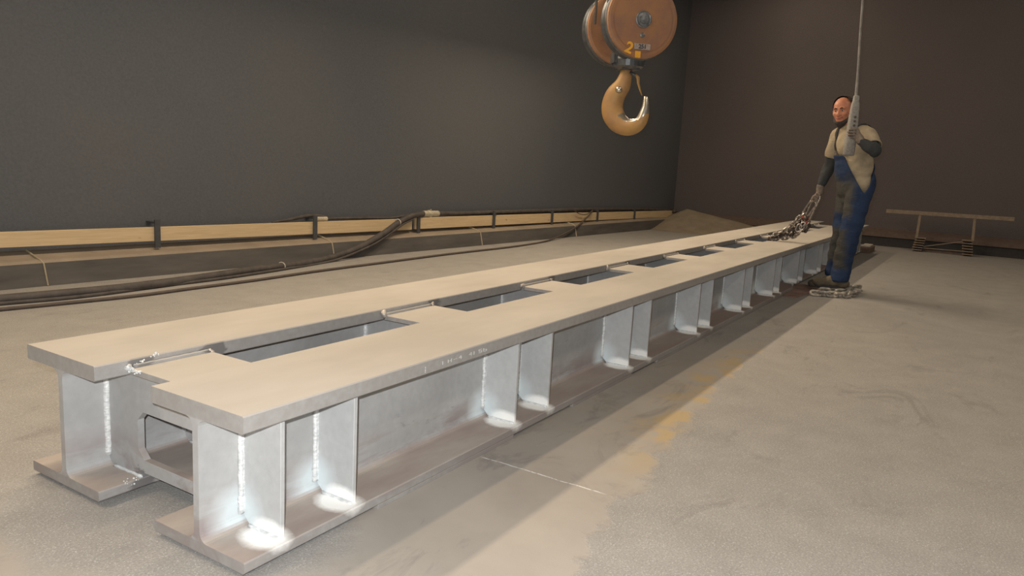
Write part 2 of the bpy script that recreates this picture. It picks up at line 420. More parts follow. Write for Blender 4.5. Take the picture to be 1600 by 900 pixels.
# flat iron posts on the left wall
for s, z0, z1 in ((-.43, .2, .44), (1.136, .19, .43), (2.682, .18, .42), (4.12, .17, .42), (5.508, .155, .41), (6.87, .15, .40), (8.179, .145, .39), (9.463, .14, .38), (-2.0, .2, .45), (-3.6, .2, .45)):
    bm = bmesh.new(); z1 -= .012; wbox(bm, s - .022, s + .022, .105, .118, z0 + .01, z1); wbox(bm, s - .022, s + .022, .118, .235, z1 - .03, z1 - .018); link('post', bm, M['post'], wall_left)
# pine boards behind the posts
def board(s0, s1, za0, za1, zb0, zb1, label):
    bm = bmesh.new(); d0, d1 = .124, .150
    quadbox(bm, [wl(s0, d0, za0), wl(s1, d0, za1), wl(s1, d1, za1), wl(s0, d1, za0), wl(s0, d0, zb0), wl(s1, d0, zb1), wl(s1, d1, zb1), wl(s0, d1, zb0)])
    bmesh.ops.bevel(bm, geom=bm.edges[:], offset=.002, segments=1, affect='EDGES')
    tag(link('wooden_board', bm, M['wood']), label, 'board', 'pine boards along the left wall')
board(-3.9, 4.03, .300, .222, .388, .343, 'longest pale pine board on the left wall, nearest the camera, ending under the black hose')
board(4.08, 7.735, .226, .205, .350, .331, 'middle pine board on the left wall, between the black hose and the thin brown cable')
board(7.765, 11.30, .206, .180, .328, .292, 'farthest pine board on the left wall, ending by the grit heap in the corner')

# back ledge: brown lip over a dark recess
bm = bmesh.new()
lx = 12.30
prism(bm, [(lx + .06, .205), (lx + .06, .150), (lx + .32, .150), (lx + .32, .275)], 'y', -6, 3.0)
tr2 = tag(link('trim_2', bm, M['ledge_back']), kind='structure')
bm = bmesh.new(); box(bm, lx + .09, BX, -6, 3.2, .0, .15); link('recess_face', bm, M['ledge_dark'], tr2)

# heap of grit in the corner
bm = bmesh.new(); N = 44
hc = Vector((12.15, 3.18, 0)); grid = {}
for i in range(N + 1):
    for j in range(N + 1):
        x = 10.5 + 2.1 * i / N; y = .6 + 2.92 * j / N
        dy = (hc.y - y) / (2.0 if y < hc.y else .9); dx = (hc.x - x) / (1.15 if x < hc.x else .9)
        r = math.sqrt(dx * dx + dy * dy); h = .33 * max(0, 1 - r) ** 1.35
        h += .06 * math.exp(-((x - 12.35) / .28) ** 2) * max(0, min(1, (y - .7) / .7))
        h += .012 * (noise.noise(Vector((x * 4, y * 4, 0)))) * min(1, h * 20)
        grid[i, j] = bm.verts.new((x, y, h - .004))
for i in range(N):
    for j in range(N): bm.faces.new((grid[i, j], grid[i + 1, j], grid[i + 1, j + 1], grid[i, j + 1]))
tag(link('grit_heap', bm, M['sand'], smooth=True), 'heap of tan blasting grit against the far left corner', 'grit', kind='stuff')

# ------------------------------------------------------------------ the double girder
W_, G_, T_, H_, L_ = .351, .254, .043, .40, 10.75
TB = .014                                            # underside of the girder: it lies on flat packers
girder = tag(empty('twin_girder'), 'pair of long blasted steel I-beams welded side by side, on the floor', 'girder')
def ibeam_profile(y0):
    yc = y0 + W_ / 2; hw = .0105; r = .026; zb = T_; zt = H_ - T_
    pts = [(y0, TB + .004), (y0, zb - .003), (y0 + .003, zb)]
    def arc(cy, cz, a0, a1): return [(cy + r * math.cos(a), cz + r * math.sin(a)) for a in [a0 + (a1 - a0) * i / 5 for i in range(6)]]
    pts += arc(yc - hw - r, zb + r, -PI / 2, 0) + arc(yc - hw - r, zt - r, 0, PI / 2)
    pts += [(y0 + .003, zt), (y0, zt + .003), (y0, H_ - .003), (y0 + .003, H_)]
    right = [(2 * yc - y, z) for y, z in pts][::-1]
    return [(y0 + .003, TB)] + pts + right + [(y0 + W_ - .003, TB)]
def cap_poly(bm, ring, flip=False):
    # ring = lower-left .. upper-left, upper-right .. lower-right: ladder of quads across the section
    n = len(ring); L = ring[:n // 2]; R = ring[n // 2:][::-1]
    for i in range(len(L) - 1):
        q = (L[i], R[i], R[i + 1], L[i + 1]); bm.faces.new(q[::-1] if flip else q)
def ibeam(y0, notch=None):
    bm = bmesh.new(); prof = ibeam_profile(y0)
    xs = [0.0] + [L_ * i / 24 for i in range(1, 24)] + [L_]
    rings = []
    for x in xs: rings.append([bm.verts.new((x, y, z)) for y, z in prof])
    n = len(prof)
    for a, b in zip(rings, rings[1:]):
        for k in range(n): bm.faces.new((a[k], a[(k + 1) % n], b[(k + 1) % n], b[k]))
    cap_poly(bm, rings[0]); cap_poly(bm, rings[-1], True)
    if notch is not None:                            # the lower flange is cut narrower beyond this point
        bmesh.ops.bisect_plane(bm, geom=bm.verts[:] + bm.edges[:] + bm.faces[:], plane_co=(notch, 0, 0), plane_no=(1, 0, 0))
        bmesh.ops.bisect_plane(bm, geom=bm.verts[:] + bm.edges[:] + bm.faces[:], plane_co=(notch + .03, 0, 0), plane_no=(1, 0, 0))
        for v in bm.verts:
            if v.co.x > notch + .02 and v.co.z < T_ + .001 and v.co.y < y0 + .02: v.co.y += .05
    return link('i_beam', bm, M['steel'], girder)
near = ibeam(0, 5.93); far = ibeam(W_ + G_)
near['label'] = 'near I-beam with paired stiffener plates facing the camera'; far['label'] = 'far I-beam, nearer the left wall'
# stiffeners (sub-parts)
yw = W_ / 2 - .0105
def stiff_mesh(side):
    bm = bmesh.new(); t = .013; c = .03; y1 = .022
    zb, zt = T_, H_ - T_
    poly = [(y1, zb), (yw - c, zb), (yw, zb + c), (yw, zt - c), (yw - c, zt), (y1, zt)]
    if side: poly = [(W_ - y, z) for y, z in poly]
    prism(bm, poly, 'x', 0, t)
    bmesh.ops.bevel(bm, geom=bm.edges[:], offset=.001, segments=1, affect='EDGES')
    me = bpy.data.meshes.new('stiffener'); bmesh.ops.recalc_face_normals(bm, faces=bm.faces[:]); bm.to_mesh(me); bm.free(); me.materials.append(M['plate']); return me
def bead_mesh(p, q, r, wob=.0012, seed=0):
    bm = bmesh.new(); rnd = random.Random(seed); p = Vector(p); q = Vector(q); n = max(4, int((q - p).length / .012))
    pts = [p.lerp(q, i / n) + Vector((rnd.uniform(-wob, wob), rnd.uniform(-wob, wob), 0)) for i in range(n + 1)]
    tube(bm, pts, [r * (1 + .14 * (i % 2)) for i in range(n + 1)], 6)
    me = bpy.data.meshes.new('weld_bead'); bmesh.ops.recalc_face_normals(bm, faces=bm.faces[:]); bm.to_mesh(me); bm.free(); me.materials.append(M['weld'])
    for f in me.polygons: f.use_smooth = True
    return me
S0 = stiff_mesh(0); S1 = stiff_mesh(1)
WB = bead_mesh((-.002, yw - .001, T_ + .03), (-.002, yw - .001, H_ - T_ - .02), .0085)
WB2 = bead_mesh((-.008, yw - .004, T_ + .03), (-.008, yw - .004, H_ - T_ - .02), .0065, seed=3)
WF = bead_mesh((-.001, .022, T_ + .001), (-.001, yw - .03, T_ + .001), .006, seed=5)
def inst(name, me, parent, loc=(0, 0, 0)):
    o = bpy.data.objects.new(name, me); C.objects.link(o); o.parent = parent; o.location = loc; return o
for a, b in STIFF:
    for x in (a, b):
        inst('stiffener', S0, near, (x, 0, 0)); inst('weld_bead', WB, near, (x, 0, 0)); inst('weld_bead', WB2, near, (x, 0, 0)); inst('weld_bead', WF, near, (x, 0, 0))
        inst('stiffener', S1, far, (x, W_ + G_, 0))
# transverse diaphragms between the webs, with an eight-cornered window
ya, yb = W_ / 2 + .0105, W_ + G_ + W_ / 2 - .0105
def diaphragm_mesh(t=.02):
    bm = bmesh.new(); zt = H_ - T_; zb = T_; f0, f1 = W_, W_ + G_
    # outline with 16 corners, hole with 16 matching points
    out = [(ya, zb + .02), (ya + .02, zb), (f0, zb), (f0, .060), (f0 + .001, .0601), (f1 - .001, .0601), (f1, .060), (f1, zb), (yb - .02, zb), (yb, zb + .02),
           (yb, zt - .02), (yb - .02, zt), (f1, zt), (f0, zt), (ya + .02, zt), (ya, zt - .02)]
    h0, h1, z0, z1, c = .336, .620, .098, .242, .028
    hole = [(h0, z0 + c), (h0 + .001, z0 + c - .001), (h0 + c * .5, z0 + c * .5), (h0 + c, z0), (h0 + c + .01, z0), (h1 - c - .01, z0), (h1 - c, z0), (h1 - c * .5, z0 + c * .5), (h1 - .001, z0 + c - .001), (h1, z0 + c),
            (h1, z1 - c), (h1 - c, z1), (h1 - c - .02, z1), (h0 + c + .02, z1), (h0 + c, z1), (h0, z1 - c)]
    prism(bm, out, 'x', 0, t, holes=hole)
    me = bpy.data.meshes.new('diaphragm'); bmesh.ops.recalc_face_normals(bm, faces=bm.faces[:]); bm.to_mesh(me); bm.free(); me.materials.append(M['steel']); return me
DM = diaphragm_mesh()
DB = bead_mesh((-.002, yb, T_ + .03), (-.002, yb, H_ - T_ - .02), .010, seed=8)
DF = bead_mesh((-.002, W_ + G_, T_ + .004), (-.002, yb - .03, T_ + .002), .005, seed=9)
PZ0, PZ1 = .358, .376
for i, (a, b) in enumerate(STIFF):
    for x in (a, b):
        d = inst('diaphragm', DM, girder, (x, 0, 0))
        inst('weld_bead', DB, d); inst('weld_bead', DF, d)
    bm = bmesh.new(); pe0 = a - (.028 if i == 0 else .08); pe1 = b - .02; box(bm, pe0, pe1, W_ - .001, W_ + G_ + .001, PZ0, PZ1, .0015)
    pl = link('connecting_plate', bm, M['steel'], girder)
    # weld bead along the far flange and lumps at its two ends
    bm = bmesh.new(); tube(bm, [(pe0 + .008 + (pe1 - pe0 - .012) * k / 14, W_ + G_ - .004, PZ1 + .002) for k in range(15)], [.008 * (1 + .12 * (k % 2)) for k in range(15)], 6)
    link('weld_bead', bm, M['steel'], pl, smooth=True)
    for xx, s in ((pe0 - .004, 1.), (pe1 - .005, .72)):
        bm = bmesh.new(); bmesh.ops.create_icosphere(bm, subdivisions=2, radius=.014 * s)
        for v in bm.verts:
            v.co *= .85 + .9 * noise.noise(v.co * 90 + Vector((i * 3, xx, 0))); v.co.z *= .9 if i == 0 else 1.3; v.co += Vector((xx, W_ + G_ - .008, PZ1 + .003))
        link('weld_lump', bm, M['weld' if (i == 0 and s == 1) else 'weld_lump'], pl, smooth=True)
    bm = bmesh.new(); box(bm, a + .02, b, W_ + .001, W_ + G_ - .001, .050, .0595); link('tie_plate', bm, M['steel'], girder)
# bright spattered weld at the first plate corner
bm = bmesh.new(); rnd = random.Random(4)
for k in range(44):
    u = rnd.random(); p = Vector((.094, W_ + G_ - .004 - .05 * u, PZ1 - .004)) if k % 2 else Vector((.094 + .09 * u, W_ + G_ - .004, PZ1 + .004 + .022 * u))
    p += Vector((rnd.uniform(-.006, .006), 0, rnd.uniform(-.004, .004)))
    bmesh.ops.create_icosphere(bm, subdivisions=1, radius=rnd.uniform(.0015, .0048), matrix=Matrix.Translation(p))
link('weld_spatter', bm, M['weld'], girder, smooth=True)
bm = bmesh.new(); rnd = random.Random(6)
for k in range(20):
    p = Vector((.105 + rnd.uniform(-.03, .02), W_ + G_ + rnd.uniform(-.008, .02), T_ + rnd.uniform(-.012, .004)))
    bmesh.ops.create_icosphere(bm, subdivisions=1, radius=rnd.uniform(.0012, .0038), matrix=Matrix.Translation(p))
link('weld_spatter', bm, M['weld'], girder, smooth=True)
# flat packers under the lower flanges
for x0, x1, y0, y1 in ((.46, 1.19, .002, W_ - .02), (1.66, 2.28, .002, W_ - .02), (2.62, 5.9, .002, W_ - .02), (5.96, L_ - .05, .07, W_ - .02), (.3, L_ - .1, W_ + G_ + .02, W_ + G_ + W_ - .02)):
    bm = bmesh.new(); box(bm, x0, x1, y0, y1, 0, TB, .001); link('packer_plate', bm, M['steel'], girder)
# raised mill marks on the edge of the top flange
def stroke(bm, x, z, dx, dz, w=.0016):
    obox(bm, (x, -.0006, z), (x + dx, -.0006, z + dz), w, .0014, (dz, 0, -dx) if (dx or dz) else (1, 0, 0))
bm = bmesh.new(); xm = atz(688, 566, .378).x; sp = (atz(768, 545, .378).x - xm) / 7.4
glyphs = {'1': [(0, 0, 0, 1)], 'H': [(0, 0, 0, 1), (.6, 0, 0, 1), (0, .5, .6, 0)], '-': [(0, .5, .6, 0)], '4': [(0, .4, .45, .6), (0, .4, .6, 0), (.45, 0, 0, 1)],
          '5': [(0, 0, .6, 0), (.6, 0, 0, .5), (.6, .5, -.6, 0), (0, .5, 0, .5), (0, 1, .6, 0)], '6': [(0, 0, .6, 0), (.6, 0, 0, .5), (.6, .5, -.6, 0), (0, 0, 0, 1)]}
for i, ch in enumerate('1H-4 4156'[:9]):
    for (u, v, du, dv) in glyphs.get(ch, []):
        stroke(bm, xm + sp * .82 * (i + u), .372 + .011 * v, sp * .82 * du, .011 * dv)
tag(link('mill_mark', bm, M['mark'], near), kind='stuff')
bm = bmesh.new(); x = atz(650, 572, .378).x
for z in (.366, .371, .376, .381): bmesh.ops.create_icosphere(bm, subdivisions=1, radius=.0016, matrix=Matrix.Translation((x, -.0005, z)))
link('punch_mark', bm, M['weld'], near)

# rusty plate that sticks out under the girder
bm = bmesh.new(); quad = [atz(1198, 461, 0), atz(1262, 461, 0), atz(1276, 443, 0), atz(1236, 441, 0)]
pts = [(5.50, -.10), (5.62, -.115), (6.30, -.19), (6.42, .02), (6.40, .068), (5.965, .068), (5.955, -.002), (5.52, -.002)]
prism(bm, pts, 'z', 0, .012)
tag(link('rusty_plate', bm, M['rust_plate']), 'flat rusty reddish plate on the floor, sticking out beside the girder near the worker\'s boots', 'plate')

# ------------------------------------------------------------------ hoses and cables along the left wall
def floor_path(pts, z): return [atz(px, py, z) for px, py in pts]
def wallpt(px, py, d):
    """the point of the plane at depth d behind the ledge foot that stands at this place"""
    dd = FWD + RIGHT * ((px - 800) / FPX) - UP * ((py - 450) / FPX); p0 = WP + WN * d
    return CAM + dd * ((p0 - CAM).dot(WN) / dd.dot(WN))
hose1 = tag(empty('air_hose', atz(100, 458, .0)), 'thick dusty black hose on the floor, climbing over the ledge to a pale coupling', 'hose')
def child(o, parent):
    o.parent = parent; o.matrix_parent_inverse = Matrix.Translation(-parent.location); return o
r1 = .030
p = floor_path([(-160, 486), (-60, 475), (0, 468), (100, 459), (200, 449), (300, 436), (400, 421), (470, 412), (520, 402)], r1)
p += [wallpt(562, 386, -.03), wallpt(600, 364, .0), wallpt(622, 348, .06), wallpt(642, 338, .08), wallpt(662, 334, .15)]
bm = bmesh.new(); tube(bm, spline(p, 6), r1, 10); child(link('hose_body', bm, M['hose'], smooth=True), hose1)
p = [wallpt(683, 333.5, .165), wallpt(720, 333.5, .185), wallpt(780, 331.5, .19), wallpt(856, 329, .19), wallpt(925, 327, .19), wallpt(1000, 327, .19), wallpt(1050, 329, .18)]
bm = bmesh.new(); tube(bm, spline(p, 6), [.026] * 37, 10); child(link('hose_body', bm, M['hose'], smooth=True), hose1)
a, b = wallpt(661, 334, .15), wallpt(684, 333.5, .165)
bm = bmesh.new(); tube(bm, [a, a.lerp(b, .3), a.lerp(b, .34), a.lerp(b, .5), a.lerp(b, .54), b], [.034, .034, .04, .04, .033, .033], 12)
tube(bm, [a.lerp(b, .42) + Vector((0, -.02, -.05)), a.lerp(b, .42) + Vector((0, -.02, .05))], .010, 6)
child(tag(link('coupling', bm, M['coupling'], smooth=False), 'pale coupling'), hose1)
for (px, py, cx) in ((440, 411, 0), (622, 347, 1)):
    c = atz(px, py + 5, r1) if not cx else wallpt(px, py, .06)
    t = Vector((1, .35, .0)).normalized() if not cx else (wallpt(642, 338, .08) - wallpt(600, 364, .0)).normalized()
    u = t.orthogonal().normalized(); v = t.cross(u); rr = r1 + .004
    bm = bmesh.new(); tube(bm, [c + (u * math.cos(a) + v * math.sin(a)) * rr for a in [2 * PI * i / 16 for i in range(16)]], .004, 5, closed=True); child(tag(link('hose_tie', bm, M['white_tie']), 'white tie'), hose1)
hose2 = tag(empty('air_hose', atz(300, 440, 0)), 'thinner black hose lying close beside the thick hose, joining it where it climbs', 'hose')
p = floor_path([(-160, 492), (-60, 481), (0, 474.5), (100, 466), (170, 458), (250, 447), (350, 434.5), (440, 421), (520, 407.5)], .012) + [wallpt(575, 386, -.045), wallpt(608, 366, .0), wallpt(630, 350, .055), wallpt(645, 343, .07)]
bm = bmesh.new(); tube(bm, spline(p, 6), .012, 8); child(link('hose_body', bm, M['hose'], smooth=True), hose2)
hose3 = tag(empty('air_hose', wallpt(500, 342, .17)), 'thin black hose on the board tops, with a pale coupling left of the thick hose', 'hose')
p = [wallpt(425, 347.5, .19), wallpt(450, 343.5, .18), wallpt(470, 339, .18), wallpt(484, 337, .18), wallpt(498, 337.5, .18), wallpt(512, 341, .175)]
bm = bmesh.new(); tube(bm, spline(p, 6), [.008 + .010 * min(1, i / 12) for i in range(31)], 8); child(link('hose_body', bm, M['hose'], smooth=True), hose3)
p = [wallpt(509, 342, .165), wallpt(540, 341, .175), wallpt(580, 340.5, .18), wallpt(612, 340.5, .18), wallpt(634, 337, .18), wallpt(648, 337, .18)]
bm = bmesh.new(); tube(bm, spline(p, 6), .014, 8); child(link('hose_body', bm, M['hose'], smooth=True), hose3)
a, b = wallpt(489, 342.3, .165), wallpt(510, 342, .165); bm = bmesh.new(); tube(bm, [a, a.lerp(b, .2), a.lerp(b, .22), b], [.014, .014, .022, .022], 12)
child(tag(link('coupling', bm, M['coupling']), 'pale coupling'), hose3)
cab = tag(empty('cable', atz(400, 437, 0)), 'thin brown cable running along the floor and looping up to the far posts', 'cable')
p = floor_path([(-160, 498), (-60, 489.5), (0, 483.5), (200, 463.5), (300, 450.5), (400, 437.5), (500, 423), (600, 410), (700, 397), (800, 385.5), (850, 377.5)], .012)
p += [wallpt(876, 368, -.05), wallpt(900, 355, .0), wallpt(914, 343, .06), wallpt(923, 333, .085), wallpt(926, 328, .17)]
bm = bmesh.new(); tube(bm, spline(p, 6), .0115, 8); child(link('cable_body', bm, M['cable'], smooth=True), cab)
for q in ([(898, 329), (905, 334), (916, 335), (924, 330)], [(960, 342), (972, 343.5), (984, 341.5)]):
    bm = bmesh.new(); tube(bm, spline([wallpt(a, b, .095 if b < 340 else .17) for a, b in q], 5), .006, 6); child(link('cable_loop', bm, M['cable'], smooth=True), cab)
hs = tag(empty('hose_end', wallpt(1056, 334, .1)), 'short grey-brown hose end bending down at the farthest board end, above the grit heap', 'hose')
bm = bmesh.new(); tube(bm, spline([wallpt(1052, 330, .1), wallpt(1057, 331, .08), wallpt(1063, 337, .06), wallpt(1068, 343, .05)], 5), .034, 8); child(link('hose_body', bm, M['cable'], smooth=True), hs)

# ------------------------------------------------------------------ trestle by the back wall
TR = tag(empty('trestle', (12.05, -.9, 0)), 'low dusty steel trestle with stepped feet against the back wall', 'trestle')
def tr(bm, name, mat=None): return child(link(name, bm, mat or M['trestle']), TR)
X0 = 12.02
bm = bmesh.new(); obox(bm, at(1385, 329.5, X0), at(1585, 342.5, X0), .055, .06, (0, 0, 1)); tr(bm, 'top_rail')
for (p, q) in (((1438.5, 333), (1432, 372)), ((1523.5, 339), (1519.5, 377))):
    bm = bmesh.new(); obox(bm, at(*p, X0), at(*q, X0), .036, .04, (0, 1, 0)); tr(bm, 'post')
for (l, r_, y0, y1, sk) in ((1424, 1440, 390.5, 371, 7), (1503, 1520, 397.5, 375, 0)):
    zb0 = 0.; 
    bm = bmesh.new(); pl_, pr_ = at(l, y0, X0 - .06), at(r_, y0 + 1, X0 - .06); top = at(l + sk, y1, X0 - .06)
    for k in range(6):
        t = k / 5; z = .022 + t * (top.z - .03); dy = (top.y - pl_.y) * t
        box(bm, X0 - .10, X0 + .06, pr_.y + dy, pl_.y + dy, z, z + .012)
    tr(bm, 'foot_slat')
    bm = bmesh.new(); obox(bm, (X0 + .03, (pl_.y + pr_.y) / 2, 0), (X0 + .03, (pl_.y + pr_.y) / 2 + (top.y - pl_.y), top.z), abs(pl_.y - pr_.y) * .8, .03, (0, 1, 0)); tr(bm, 'foot_block', M['ledge_back'])
bm = bmesh.new(); obox(bm, at(1443, 385, X0 - .04), at(1504, 377.5, X0 - .04), .012, .012, (0, 0, 1)); tr(bm, 'brace')
bm = bmesh.new(); obox(bm, at(1443, 387.5, X0 - .04), at(1504, 392.5, X0 - .04), .012, .012, (0, 0, 1)); tr(bm, 'brace')
bm = bmesh.new(); box(bm, X0 + .0, X0 + .03, -1.23, -.6, 0, .035); tr(bm, 'foot_bar', M['ledge_back'])
# small block on the floor behind the worker
bk = tag(empty('scrap_block', (9.6, -.15, 0)), 'small brown block with a pale dusty top on the floor behind the worker', 'block')
pa, pb = atz(1340, 394, 0), atz(1352, 387, 0)
bm = bmesh.new(); box(bm, pa.x - .02, pa.x + .55, pa.y - .16, pa.y - .005, 0, .075, .008); child(link('block_body', bm, M['block_brown']), bk)
bm = bmesh.new(); box(bm, pa.x + .12, pa.x + .5, pa.y - .14, pa.y - .02, .075, .10, .008); child(link('block_top', bm, M['pale']), bk)

# ------------------------------------------------------------------ crane hook block
HB = at(1004, 31, 4.0)
hook = tag(empty('crane_hook_block', (HB.x, HB.y, HB.z)), 'orange crane hook block with a large yellow hook, hanging from the ceiling', 'crane hook')
view = (HB - CAM); view.z = 0; view.normalize()
az = math.atan2(view.y, view.x) + math.radians(23)
AX = Vector((math.cos(az), math.sin(az), 0))            # sheave axle, away from the camera
SD = Vector((-AX.y, AX.x, 0))                            # to the left in the picture
RD = .262; SEP = .40
def frame(o, z):                                         # local Z = axle
    mm = Matrix((SD.cross(z) if False else Vector((0, 0, 1)).cross(z), Vector((0, 0, 1)), z)).transposed().to_4x4(); mm.translation = o; return mm
def hk(o): return child(o, hook)
F0 = frame(HB, AX)
for k, off in enumerate((0, SEP)):
    F = frame(HB + AX * off, AX)
    bm = bmesh.new(); lathe(bm, [(RD - .02, -.012), (RD - .004, -.008), (RD, 0), (RD, .012), (RD - .03, .02), (.02, .02)], 56, F)
    lathe(bm, [(RD - .045, -.0165), (RD - .055, -.013)], 56, F)
    hk(link('cheek_disc', bm, M['disc_paint'], smooth=False))
    bm = bmesh.new(); s = 1
    lathe(bm, [(RD - .03, .025 * s), (RD + .004, .035 * s), (RD + .006, .05 * s), (RD - .03, .075 * s), (RD + .006, .10 * s), (RD + .004, .115 * s), (RD - .06, .12 * s)], 56, F)
    hk(link('sheave', bm, M['blue_steel'], smooth=True))
    bm = bmesh.new(); ss = -1
    lathe(bm, [(.058, .0), (.058, -.022), (.052, -.026), (.046, -.022), (.030, -.024), (.028, -.034), (.0, -.036)], 32, F)
    hk(link('axle_nut', bm, M['hub'], smooth=False))
bm = bmesh.new(); lathe(bm, [(.04, .01), (.04, SEP - .01)], 20, F0); hk(link('axle', bm, M['blue_steel'], smooth=True))
MID = HB + AX * (SEP * .5)
# middle hanger plates and crosshead
bm = bmesh.new()
for off in (SEP * .5 - .055, SEP * .5 + .055):
    c = HB + AX * off
    obox(bm, c + Vector((0, 0, .05)), c + Vector((0, 0, -.32)), .13, .02, SD)
hk(link('hanger_plate', bm, M['blue_steel']))
CH = at(977, 95, MID.x); CH = Vector((MID.x, MID.y, CH.z))
bm = bmesh.new()
for rr, dz, rz in ((.085, .0, .06), ):
    lathe(bm, [(.03, .085), (.085, .08), (.115, .045), (.12, .0), (.11, -.045), (.07, -.065), (.03, -.07)], 24, Matrix.Translation(CH))
obox(bm, CH - SD * .125 + Vector((0, 0, .01)), CH + SD * .125 + Vector((0, 0, .01)), .10, .095, AX)
bmesh.ops.bevel(bm, geom=[e for e in bm.edges if e.calc_length() > .08], offset=.012, segments=2, affect='EDGES')
hk(link('crosshead', bm, M['blue_steel'], smooth=False))
# bolt on the disc face
bm = bmesh.new(); lathe(bm, [(.017, -.012), (.017, -.020), (.010, -.024)], 12, F0 @ Matrix.Translation((0, -.105, 0))); hk(link('bolt', bm, M['hub']))
# the hook: sweep in a plane square to the view
hx = MID.x
hp = [((980, 99), 7.5), ((979, 108), 8), ((977, 120), 10), ((972, 134), 13), ((962, 148), 15.5), ((957, 163), 16.5), ((958, 178), 17), ((966, 191), 16), ((979, 198.5), 13.2), ((992, 197), 11.5), ((1001, 190), 9.5), ((1006, 179), 8), ((1008.5, 167), 5.6), ((1009, 156), 3.8), ((1009, 150.5), 2.4)]
P3 = [at(*q[0], hx) for q in hp]; dep = (P3[5] - CAM).dot(FWD); sc = dep / FPX
cps = spline(P3, 5); rs = []
for i in range(len(hp) - 1):
    for k in range(5): rs.append((hp[i][1] + (hp[i + 1][1] - hp[i][1]) * k / 5) * sc)
rs.append(hp[-1][1] * sc)
nv = (P3[5] - CAM).normalized()
bm = bmesh.new(); tube(bm, cps, rs, 36, flat=.72, ref=nv)
bowl = at(986, 172, hx)
for f in bm.faces:
    c = f.calc_center_median(); n_ = f.normal
f0 = len(bm.faces)
bmesh.ops.recalc_face_normals(bm, faces=bm.faces[:]); bm.normal_update()
up_ = UP; rt = RIGHT
for f in bm.faces:
    c = f.calc_center_median(); d = c - bowl; u = d.dot(rt) / sc; v = d.dot(up_) / sc
    inner = f.normal.dot(-d.normalized())
    rr_ = math.hypot(u + 1, v - 3); ang_ = math.atan2(v - 3, u + 1)
    if (u > 13 and v > -9) or (rr_ < 21.5 and -2.7 < ang_ < .3) or (rr_ < 23 and -1.2 < ang_ < .3): f.material_index = 1
hk(link('hook', bm, [M['hook_paint'], M['bright_steel']], smooth=True))
# round boss on the hook side and the safety latch
bm = bmesh.new(); b0 = at(967, 140, hx) - nv * .045; tube(bm, [b0 - nv * .0, b0 - nv * .012], [.027, .018], 18); hk(link('boss', bm, M['bright_steel'], smooth=True))
bm = bmesh.new(); tube(bm, [at(994, 117, hx), at(997, 121, hx), at(997.5, 130, hx), at(1000, 140, hx), at(1003, 149, hx)], [.018, .022, .017, .012, .007], 8, flat=.5); hk(link('safety_latch', bm, M['hook_paint'], smooth=True))
bm = bmesh.new(); tube(bm, [at(982, 112, hx), at(990, 116, hx), at(997, 121, hx)], .012, 8); hk(link('latch_pin', bm, M['blue_steel'], smooth=True))
# yellow figures and the load plate
def on_disc(px, py, lift=.0165):
    n = AX; p0 = HB - AX * lift; d = (FWD + RIGHT * ((px - 800) / FPX) - UP * ((py - 450) / FPX)); return CAM + d * ((p0 - CAM).dot(n) / d.dot(n))
FR = frame(HB, AX)
def text(name, s, size, p, mat, rot=0., ext=.001):
    cu = bpy.data.curves.new(name, 'FONT'); cu.body = s; cu.size = size; cu.extrude = ext; cu.align_x = 'CENTER'; cu.align_y = 'CENTER'; cu.offset = size * .03
    o = bpy.data.objects.new(name, cu); C.objects.link(o); o.data.materials.append(mat)
    x = -SD; y = Vector((0, 0, 1)); z = x.cross(y); mm = (Matrix((x, y, z)).transposed().to_4x4()) @ Matrix.Rotation(rot, 4, 'Z'); mm.translation = p
    o.matrix_world = mm
    dg = bpy.context.evaluated_depsgraph_get(); me = bpy.data.meshes.new_from_object(o.evaluated_get(dg)); me.transform(mm)
    r = bpy.data.objects.new(name, me); C.objects.link(r); bpy.data.objects.remove(o); return r
hk(text('painted_figure', '2', .105, on_disc(983, 75, .021), M['yellow'], -.35, .002))
q = on_disc(996.5, 85, .021); bm = bmesh.new(); obox(bm, q + Vector((0, 0, .022)), q - Vector((0, 0, .022)), .040, .004, SD); hk(link('painted_square', bm, M['yellow']))
q = on_disc(1004, 73, .021); bm = bmesh.new(); obox(bm, q + SD * .062, q - SD * .058, .040, .005, (0, 0, 1)); lp = hk(link('load_plate', bm, M['tag_grey']))
hk(text('plate_text', '251', .040, on_disc(1004, 73, .025), M['black'], 0, .001))
# wire ropes up to the ceiling
for off in (.075, SEP - .075):
    for sgn in (-1, 1):
        bm = bmesh.new(); c = HB + AX * off + SD * sgn * (RD - .03)
        tube(bm, [c, Vector((c.x, c.y, 5.19))], .010, 8); hk(link('wire_rope', bm, M['rope'], smooth=True))

